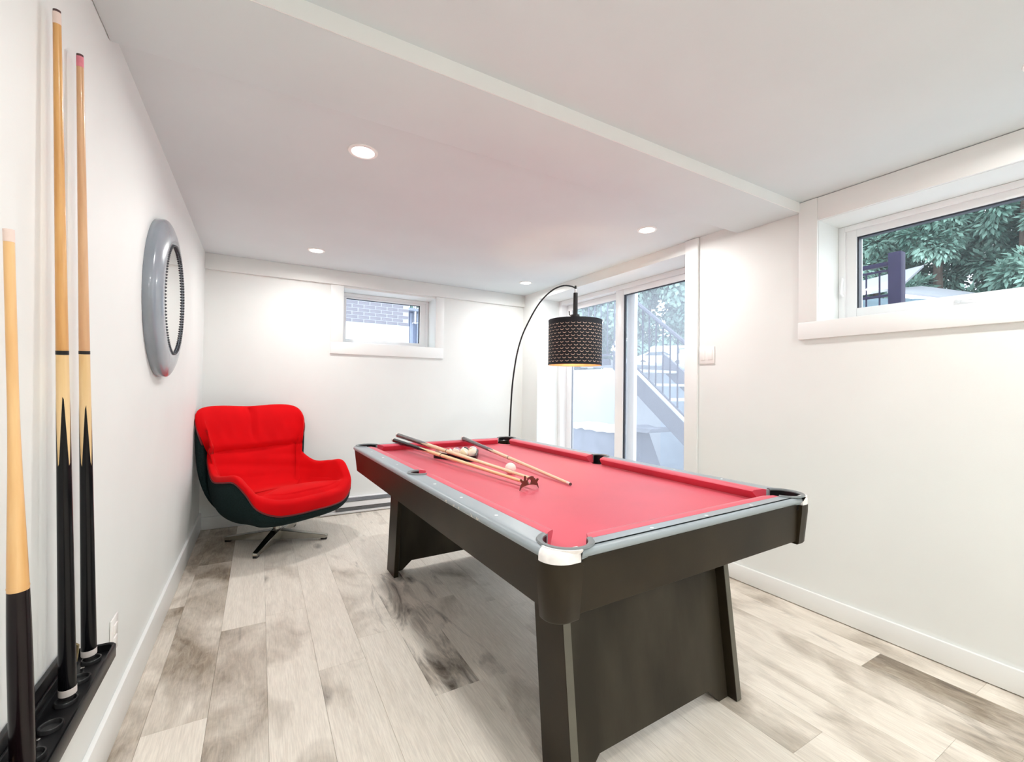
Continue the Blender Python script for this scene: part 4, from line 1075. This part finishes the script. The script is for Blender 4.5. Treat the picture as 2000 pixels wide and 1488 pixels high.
# outside stairs: stringers, treads, railing with single balusters
ST = empty('outdoor_staircase', (5.1, -0.9, 0), 0, 'grey outdoor staircase with metal railing seen through the patio door', 'stairs')
SLOPE = 0.778
YTOP, ZTOP = 0.16, 1.50
def st_z(y, z0): return z0 + SLOPE * (y - YTOP)
SO = Vector((5.1, -0.9, 0))
M_STR = mat('grey_stringer', (0.085, 0.085, 0.115), 0.5, var=0.12, scale=20, stretch=(1, 4, 12), bump=0.1, bscale=40)
for X in (4.60, 5.58):
    bm = bmesh.new()
    yb = -1.86
    pts = [(YTOP, 1.755 - 0.0), (YTOP, 1.47), (yb + 0.13, -0.055), (yb - 0.2, -0.055), (yb - 0.2, 0.02)]
    pts = [(YTOP, st_z(YTOP, 1.745)), (YTOP, st_z(YTOP, 1.475)), (-1.81, -0.055), (-2.14, -0.055), (-2.14, -0.03)]
    A = [bm.verts.new((X - SO.x, y - SO.y, z)) for y, z in pts]; B = [bm.verts.new((X + 0.04 - SO.x, y - SO.y, z)) for y, z in pts]
    bm.faces.new(A); bm.faces.new(B[::-1])
    for i in range(len(pts)): bm.faces.new((A[i], B[i], B[(i + 1) % len(pts)], A[(i + 1) % len(pts)]))
    new_obj('stringer', bm, M_STR, ST)
bm = bmesh.new()
a = (YTOP, 1.748); b = (-2.14, 1.748 - SLOPE * 2.30)
for X in (4.588,):
    A = [bm.verts.new((X + dx - SO.x, y - SO.y, z + dz)) for (y, z) in (a, b) for dx, dz in ((0, 0), (0.06, 0), (0.06, 0.018), (0, 0.018))]
    bm.faces.new(A[0:4]); bm.faces.new(A[4:8][::-1])
    for i in range(4): bm.faces.new((A[i], A[4 + i], A[4 + (i + 1) % 4], A[(i + 1) % 4]))
new_obj('stringer_cap', bm, mat('pale_cap', (0.62, 0.66, 0.74), 0.5, var=0.03), ST)
for k in range(8):
    y = YTOP - 0.12 - 0.245 * k; z = 1.50 - 0.19 * k - 0.03
    if z > 0.05: box('tread', (4.641 - SO.x, y - 0.14 - SO.y, z - 0.035), (5.579 - SO.x, y + 0.13 - SO.y, z), M_PAVE, ST, 0.004)
def srail(nm, z0, r, m):
    P = [(4.62 - SO.x, y - SO.y, st_z(y, z0)) for y in (YTOP + 0.02, -2.0)]
    return tube(nm, P, r, m, ST, 8)
srail('top_rail', 2.640, 0.026, M_RAILT); srail('bottom_rail', 1.805, 0.014, M_RAILT)
for k in range(20):
    y = 0.075 - 0.1085 * k
    cylinder('baluster', (4.62 - SO.x, y - SO.y, st_z(y, 1.80)), (4.62 - SO.x, y - SO.y, st_z(y, 2.63)), 0.0095, M_MET, ST, 8)
cylinder('newel_post', (4.62 - SO.x, -2.02 - SO.y, -0.055), (4.62 - SO.x, -2.02 - SO.y, 1.02), 0.035, M_MET, ST, 12)
# landing with its own guard rail
LD = empty('stair_landing', (5.1, 1.6, 1.5), 0, 'raised landing with a picket guard rail at the top of the outdoor stairs', 'landing')
LO = Vector((5.1, 1.6, 1.5))
def ld(nm, a, b, m, bev=0): return box(nm, Vector(a) - LO, Vector(b) - LO, m, LD, bev)
ld('deck_slab', (4.60, 0.20, 1.555), (5.99, 1.30, 1.60), M_CONC); ld('deck_edge', (4.575, 0.20, 1.53), (4.5995, 1.30, 1.615), M_RAILT)
ld('post', (5.88, 1.20, -0.05), (5.95, 1.27, 1.554), M_STR); ld('post', (4.60, 1.22, -0.05), (4.67, 1.29, 1.554), M_STR)
ld('top_rail', (4.60, 0.2, 2.58), (4.65, 1.3, 2.62), M_RAILT); ld('bottom_rail', (4.605, 0.2, 1.665), (4.64, 1.3, 1.690), M_RAILT)
for k in range(9):
    y = 0.165 + 0.137 * k
    cylinder('baluster', Vector((4.625, y, 1.69)) - LO, Vector((4.625, y, 2.58)) - LO, 0.0085, M_RAILT, LD, 8)

# guard rail post and rails seen through the long window
GR = empty('guard_rail', (6.12, -1.9, 1.58), 0, 'dark guard rail with a thick end post on the retaining wall outside the long window', 'railing')
GO = Vector((6.12, -1.9, 1.58))
box('end_post', Vector((6.06, -2.47, 1.58)) - GO, Vector((6.17, -2.36, 2.655)) - GO, M_MET, GR, 0.006)
box('top_rail', Vector((6.09, -2.36, 2.535)) - GO, Vector((6.14, -1.2, 2.575)) - GO, M_MET, GR, 0.003)
box('middle_rail', Vector((6.10, -2.36, 2.475)) - GO, Vector((6.13, -1.2, 2.495)) - GO, M_MET, GR, 0.002)
box('bottom_rail', Vector((6.10, -2.36, 2.21)) - GO, Vector((6.13, -1.2, 2.235)) - GO, M_MET, GR, 0.002)
for k in range(9):
    y = -2.27 + 0.118 * k
    cylinder('baluster', Vector((6.115, y, 1.64)) - GO, Vector((6.115, y, 2.48)) - GO, 0.008, M_MET, GR, 8)
box('lower_rail', Vector((6.10, -2.36, 1.62)) - GO, Vector((6.13, -1.2, 1.645)) - GO, M_MET, GR, 0.002)

# covered grill on the patio
BQ = empty('covered_grill', (4.65, 0.35, -0.06), 0, 'grey fabric cover over a patio grill outside the door, topped with white sheeting', 'grill cover')
BO = Vector((4.65, 0.35, -0.06))
M_COV = mat('grey_cover_fabric', (0.24, 0.255, 0.31), 0.7, var=0.12, scale=6, bump=0.4, bscale=9)
M_SHEET = mat('white_plastic_sheet', (0.86, 0.87, 0.90), 0.4, var=0.05, scale=8, bump=0.5, bscale=14)
bm = bmesh.new()
cr_ = random.Random(3)
n_ = 36
for lvl, (z, gx, gy) in enumerate(((0.0, 0.36, 0.80), (0.25, 0.335, 0.74), (0.50, 0.315, 0.66), (0.66, 0.305, 0.60), (0.715, 0.295, 0.585))):
    ring = []
    for k in range(n_):
        a_ = 2 * PI * k / n_
        c_, s_ = math.cos(a_), math.sin(a_)
        e_ = 5
        rr = (abs(c_) ** e_ + abs(s_) ** e_) ** (-1 / e_)
        fold = 1 + 0.045 * math.sin(k * 2.3) * (1 - z / 0.8)
        ring.append(bm.verts.new((gx * rr * c_ * fold, gy * rr * s_ * fold, z)))
    if lvl:
        for k in range(n_): bm.faces.new((pr_[k], pr_[(k + 1) % n_], ring[(k + 1) % n_], ring[k]))
    pr_ = ring
bm.faces.new(pr_)
new_obj('fabric_cover', bm, M_COV, BQ, True)
bm = bmesh.new(); nx, ny = 12, 20; g = []
for i in range(nx + 1):
    row = []
    for j in range(ny + 1):
        x = -0.33 + 0.66 * i / nx; y = -0.63 + 1.24 * j / ny
        edge = max(abs(x) / 0.33, abs(y) / 0.62)
        z = 0.722 + 0.028 * abs(math.sin(i * 1.7 + j * 0.9)) + 0.02 * cr_.random() - (0.05 if edge > 0.97 else 0)
        row.append(bm.verts.new((x, y, z)))
    g.append(row)
for i in range(nx):
    for j in range(ny): bm.faces.new((g[i][j], g[i + 1][j], g[i + 1][j + 1], g[i][j + 1]))
new_obj('plastic_sheet', bm, M_SHEET, BQ, True)
prism('side_shelf', [(-0.60, 0.735), (-0.60, 0.80), (-0.72, 0.775), (-0.96, 0.795), (-1.02, 0.79), (-1.0, 0.765), (-0.95, 0.735)], (-0.20, 0.20), 0, M_COV, BQ)
prism('drape', [(-0.60, 0.72), (-0.66, 0.70), (-0.78, 0.45), (-0.90, 0.20), (-0.92, 0.001), (-0.60, 0.001)], (-0.15, 0.15), 0, mat('dark_grey_fabric', (0.13, 0.135, 0.18), 0.7, var=0.1, scale=6), BQ)
# parked cars up the drive
def car(name, loc, rz, body, label, van=False):
    c = empty(name, loc, rz, label, 'car')
    if van: prof = [(-2.3, 0.35), (-2.35, 0.9), (-2.3, 1.95), (-1.9, 2.1), (1.0, 2.1), (1.6, 1.25), (2.3, 1.0), (2.4, 0.6), (2.35, 0.35)]
    else: prof = [(-2.2, 0.32), (-2.25, 0.62), (-2.15, 0.90), (-1.55, 0.98), (-0.95, 1.36), (0.35, 1.40), (1.05, 0.98), (1.95, 0.84), (2.2, 0.62), (2.2, 0.32)]
    bm = bmesh.new(); add_prism(bm, prof, (-0.85, 0.85), 1)
    bmesh.ops.bevel(bm, geom=bm.edges[:], offset=0.07, segments=2, affect='EDGES')
    new_obj('car_body', bm, body, c, True)
    win = [(-1.35, 1.0), (-0.88, 1.28), (0.30, 1.32), (0.85, 1.0)] if not van else [(0.2, 1.3), (0.2, 1.85), (0.95, 1.85), (1.35, 1.3)]
    for s in (-1, 1): prism('side_window', win, (s * 0.853, s * 0.862), 1, mat('car_glass', (0.05, 0.07, 0.09), 0.1, var=0.1), c)
    for x in (-1.4, 1.35):
        for s in (-1, 1):
            w_ = lathe('wheel', [(0, 0.10), (0.20, 0.10), (0.31, 0.08), (0.32, 0.0), (0.31, -0.08), (0, -0.10)], M_RUB, c, 24, Matrix.Rotation(PI / 2, 4, 'X')); w_.location = (x, s * 0.80, 0.32)
            lathe('hubcap', [(0, 0.112), (0.17, 0.105), (0.18, 0.10), (0, 0.10)], M_SILVER, w_, 16, Matrix.Rotation(-s * PI / 2, 4, 'X').inverted() if s < 0 else Matrix.Rotation(-PI / 2, 4, 'X'))
    return c
def gz(x): return 1.56 + (x - 6.25) * (5.0 - 1.56) / (60 - 6.25)
M_CARW = mat('white_car_paint', (0.82, 0.84, 0.88), 0.2, coat=0.6, var=0.02)
M_CARS = mat('silver_car_paint', (0.58, 0.62, 0.68), 0.25, metal=0.3, coat=0.6, var=0.02)
car('parked_car', (29.8, 21.6, gz(29.8)), math.radians(-50), M_CARW, 'white sedan parked up the driveway behind the stair railing')
car('parked_van', (36.0, 25.4, gz(36.0)), math.radians(-48), M_CARW, 'white van parked up the driveway behind the white sedan', True)
car('parked_car', (22.0, 24.6, gz(22.0)), math.radians(-60), M_CARS, 'silver car parked up the driveway behind the landing pickets')
# utility box on the drive edge
ub = empty('utility_box', (9.2, 2.35, gz(9.2)), 0.3, 'grey utility box on the driveway edge above the retaining wall', 'utility box')
box('cabinet', (-0.25, -0.3, -0.02), (0.25, 0.3, 0.42), mat('grey_green_paint', (0.36, 0.42, 0.45), 0.6, var=0.06), ub, 0.01); box('cabinet_lid', (-0.28, -0.33, 0.421), (0.28, 0.33, 0.46), mat('grey_green_paint', (0.36, 0.42, 0.45)), ub, 0.01)

# trees
def leaf_mat(name, c1, c2):
    m = mat(name, c1, 0.6, spec=0.3, col2=c2, scale=1.3)
    return m
L1 = leaf_mat('blue_green_leaves', (0.09, 0.18, 0.15), (0.26, 0.40, 0.34))
L2 = leaf_mat('pale_green_leaves', (0.12, 0.21, 0.17), (0.30, 0.43, 0.36))
L3 = leaf_mat('cedar_green_sprays', (0.06, 0.135, 0.105), (0.30, 0.46, 0.385))
M_BARK = mat('brown_bark', (0.10, 0.075, 0.06), 0.9, var=0.3, scale=6, bump=0.5, bscale=20)
def tree(loc, h, rad, label, leaf, n=5200, size=0.22, conifer=False, seed=0, z0=0.25):
    R = random.Random(seed)
    t = empty('leafy_tree' if not conifer else 'cedar_tree', loc, 0, label, 'tree', 'trees beyond the driveway' if not conifer else 'cedars outside the long window')
    tube('trunk', [(0, 0, -0.1), (0.04, 0.03, h * 0.35), (0, 0, h * 0.9)], [0.05 * h * 0.4, 0.04 * h * 0.35, 0.02], M_BARK, t, 8)
    bm = bmesh.new()
    lobes = []
    for i in range(26 if not conifer else 80):
        if conifer:
            q = i / 79; zz = h * (z0 + (1 - z0) * q); rr = rad * (1 - q) ** 0.7 * 0.9 + 0.25
            a = R.random() * 2 * PI; d = rr * R.uniform(0.45, 0.95)
            lobes.append((Vector((d * math.cos(a), d * math.sin(a), zz)), rad * R.uniform(0.20, 0.36)))
        else:
            a = R.random() * 2 * PI; q = R.random(); d = rad * math.sqrt(q) * 0.8
            zz = h * (z0 + (1 - z0) * R.random())
            lobes.append((Vector((d * math.cos(a), d * math.sin(a), zz)), rad * R.uniform(0.30, 0.5)))
    for i in range(n):
        c, lr = lobes[i % len(lobes)]
        d = Vector((R.gauss(0, 1), R.gauss(0, 1), R.gauss(0, 1))).normalized()
        p = c + d * lr * (R.random() ** 0.35)
        s = size * R.uniform(0.6, 1.4)
        nrm = (d + Vector((R.uniform(-.6, .6), R.uniform(-.6, .6), R.uniform(0.1, 0.9)))).normalized()
        a, b = frame_for(nrm, Vector((R.uniform(-1, 1), R.uniform(-1, 1), 0.3)).normalized())
        if conifer:
            # drooping flat spray: narrow pointed leaf
            a = (d * 0.8 + Vector((0, 0, -0.35)) + a * 0.3).normalized(); b = a.cross(nrm).normalized()
            pts = [p, p + a * s * 0.5 + b * s * 0.22, p + a * s * 1.1, p + a * s * 0.5 - b * s * 0.22]
        else: pts = [p - a * s * 0.5, p + b * s * 0.4, p + a * s * 0.5, p - b * s * 0.4]
        bm.faces.new([bm.verts.new(q) for q in pts])
    me = bpy.data.meshes.new('foliage'); bm.to_mesh(me); bm.free(); me.materials.append(leaf)
    o = bpy.data.objects.new('foliage', me); SC.collection.objects.link(o); o.parent = t; tag(o, kind='stuff')
    return t
# broad trees past the cars
BT_ = [(40, 44, 15, 6, L1), (44, 36, 16, 6.5, L2), (49, 30, 14, 6, L1), (36, 52, 15, 6, L2), (52, 22, 10, 4.5, L2), (31, 58, 15, 6, L1), (24, 47, 13, 5, L2)]
BL_ = ['blue-green tree directly behind the white sedan', 'pale green tree between the white van and the sky gap', 'blue-green tree at the right edge of the door view',
       'pale green tree behind the silver car', 'low pale green tree past the white van, lowest of the tree line', 'blue-green tree seen past the lamp shade at the left of the door', 'pale green small-leaved tree behind the landing pickets']
for i, (x, y, h, r, lf) in enumerate(BT_):
    tree((x, y, gz(x) - 0.3), h, r, BL_[i], lf, 24000, 0.55, False, 20 + i, 0.12)
# cedars outside the long window
CT = [(20.0, 6.6), (19.6, 4.7), (19.9, 2.9), (19.5, 1.1), (19.8, -0.7), (19.4, -2.5), (23.0, 7.6), (23.2, 5.6), (23.0, 3.6), (23.3, 1.6), (23.1, -0.4), (23.0, -2.4)]
CN = ['first', 'second', 'third', 'fourth', 'fifth', 'sixth']
for i, (x, y) in enumerate(CT):
    tree((x, y, gz(x) - 0.2), (7.6, 8.2, 7.8, 8.4, 7.9, 8.1)[i % 6] + (1.5 if i > 5 else 0), 1.4, 'blue-green cedar in the %s row beyond the long window, %s counting from the shed side' % ('front' if i < 6 else 'rear', CN[i % 6]), L3, 21000, 0.19, True, 60 + i, 0.0)
# thin pale pole among the cedars
tp = cylinder('thin_pole', (11.05, -4.02, gz(11.05) - 0.1), (11.05, -4.02, 5.0), 0.025, M_CONC, None, 8)
tag(tp, 'thin pale upright pole in front of the cedars', 'pole')
# neighbour's white roofed shed with a lit porch lamp
SH = empty('garden_shed', (13.6, 0.9, gz(13.6)), 0, 'low garden shed with white metal roof slabs behind the guard rail post', 'shed')
SHO = Vector((13.6, 0.9, gz(13.6)))
M_SROOF = mat('white_metal_roof', (0.30, 0.31, 0.34), 0.4, var=0.03, scale=3, stretch=(6, 1, 1))
M_SWALL = mat('dark_teal_siding', (0.10, 0.15, 0.18), 0.7, var=0.12, scale=3, stretch=(1, 1, 8))
def slab(name, q, th, m, par, O):
    q = [Vector(p) - O for p in q]; n_ = (q[1] - q[0]).cross(q[3] - q[0]).normalized()
    if n_.z < 0: n_ = -n_
    bm = bmesh.new(); A = [bm.verts.new(p) for p in q]; B = [bm.verts.new(p - n_ * th) for p in q]
    bm.faces.new(A); bm.faces.new(B[::-1])
    for i in range(4): bm.faces.new((A[i], B[i], B[(i + 1) % 4], A[(i + 1) % 4]))
    return new_obj(name, bm, m, par)
slab('roof_panel', [(13.34, 0.90, 3.67), (14.24, 0.32, 3.86), (16.72, 0.61, 4.86), (15.13, 1.53, 4.36)], 0.06, M_SROOF, SH, SHO)
slab('lower_roof_panel', [(14.00, 0.46, 3.80), (15.37, -0.32, 3.64), (18.0, -0.11, 4.09), (16.67, 0.65, 4.26)], 0.09, M_SROOF, SH, SHO)
slab('eave_board', [(14.00, 0.45, 3.72), (15.36, -0.34, 3.56), (15.42, -0.31, 3.56), (14.06, 0.48, 3.72)], 0.10, mat('pale_lilac_board', (0.55, 0.55, 0.62), 0.5, var=0.04), SH, SHO)
gzs = gz(13.6) - 0.15
slab('front_wall', [(13.30, 1.02, 3.58), (15.33, -0.26, 3.56), (15.33, -0.26, gzs), (13.30, 1.02, gzs)], 0.08, M_SWALL, SH, SHO)
slab('side_wall', [(15.33, -0.26, 3.56), (17.9, -0.02, 3.95), (17.9, -0.02, gzs), (15.33, -0.26, gzs)], 0.08, M_SWALL, SH, SHO)
slab('wall_panel', [(14.25, 0.395, 3.55), (15.20, -0.20, 3.53), (15.20, -0.20, 3.2), (14.25, 0.395, 3.2)], -0.03, mat('pale_teal_panel', (0.34, 0.44, 0.47), 0.6, var=0.06), SH, SHO)
lathe('porch_lamp', [(0, -0.03), (0.11, -0.03), (0.13, 0.0), (0.05, 0.03), (0, 0.03)], mat('porch_glow', (1, 0.9, 0.7), 0.4, emit=(1.0, 0.80, 0.5), estr=3.0, var=0.01), SH, 20, Matrix.Translation(Vector((13.36, 0.70, 3.68)) - SHO))

# brick house past the end-wall window
BH = empty('brick_house', (1.2, 4.3, -0.2), 0, 'grey brick house on a white foundation seen through the small window', 'house')
HO = Vector((1.2, 4.3, -0.2))
M_MORT = mat('pale_mortar', (0.42, 0.42, 0.46), 0.9, var=0.05, scale=20)
M_BRK = mat('grey_mauve_brick', (0.175, 0.165, 0.19), 0.85, col2=(0.25, 0.235, 0.265), scale=5, bump=0.2, bscale=60)
FZ = 2.385; XE = 2.95
box('foundation', Vector((-4, 4.17, -0.2)) - HO, Vector((XE, 8, FZ)) - HO, mat('white_foundation', (0.50, 0.53, 0.57), 0.8, var=0.02), BH)
box('brick_backing', Vector((-4, 4.212, FZ)) - HO, Vector((XE - .005, 8, 6.0)) - HO, M_MORT, BH)
bm = bmesh.new(); add_box(bm, (-0.098, 0.004, -0.0265), (0.098, 0.011, 0.0265), 0.002, 1)
bmesh.ops.recalc_face_normals(bm, faces=bm.faces[:]); meb = bpy.data.meshes.new('brick'); bm.to_mesh(meb); bm.free(); meb.materials.append(M_BRK)
for rw in range(9):
    z = FZ + 0.040 + rw * 0.0675
    for cc in range(9):
        x = XE - 0.110 - cc * 0.2150 - (0.1075 if rw % 2 else 0)
        o = bpy.data.objects.new('brick', meb); SC.collection.objects.link(o); o.parent = BH; o.location = Vector((x, 4.2, z)) - HO
# upper wall continues as plain courses too high to be seen singly
box('eave_board', Vector((-4, 4.10, 5.9)) - HO, Vector((XE + 0.1, 4.21, 6.1)) - HO, M_TRIM, BH)
# bluish outbuilding past the brick corner
OB_ = empty('blue_outbuilding', (4.6, 8.2, -0.2), 0, 'blue-grey outbuilding past the corner of the brick house', 'outbuilding')
OO = Vector((4.6, 8.2, -0.2))
M_BLU = mat('bluegrey_siding', (0.10, 0.13, 0.22), 0.6, var=0.08, scale=3); M_BLUL = mat('pale_blue_trim', (0.24, 0.28, 0.38), 0.5, var=0.05)
box('wall', Vector((3.2, 8.0, -0.2)) - OO, Vector((6.0, 10, 3.35)) - OO, M_BLU, OB_); box('roof_slab', Vector((3.1, 7.8, 3.35)) - OO, Vector((6.2, 10.2, 3.42)) - OO, M_BLUL, OB_)
for x in (3.9, 4.1, 4.3): box('corner_board', Vector((x, 7.97, -0.2)) - OO, Vector((x + 0.09, 7.999, 3.3)) - OO, M_BLUL, OB_)
cylinder('downpipe', Vector((4.22, 7.9, 3.0)) - OO, Vector((4.22, 7.9, 4.1)) - OO, 0.05, M_SILVER, OB_, 10)
tree((5.2, 14, -0.2), 9, 2.6, 'green tree behind the blue-grey outbuilding', L1, 2600, 0.4, False, 91, 0.2)
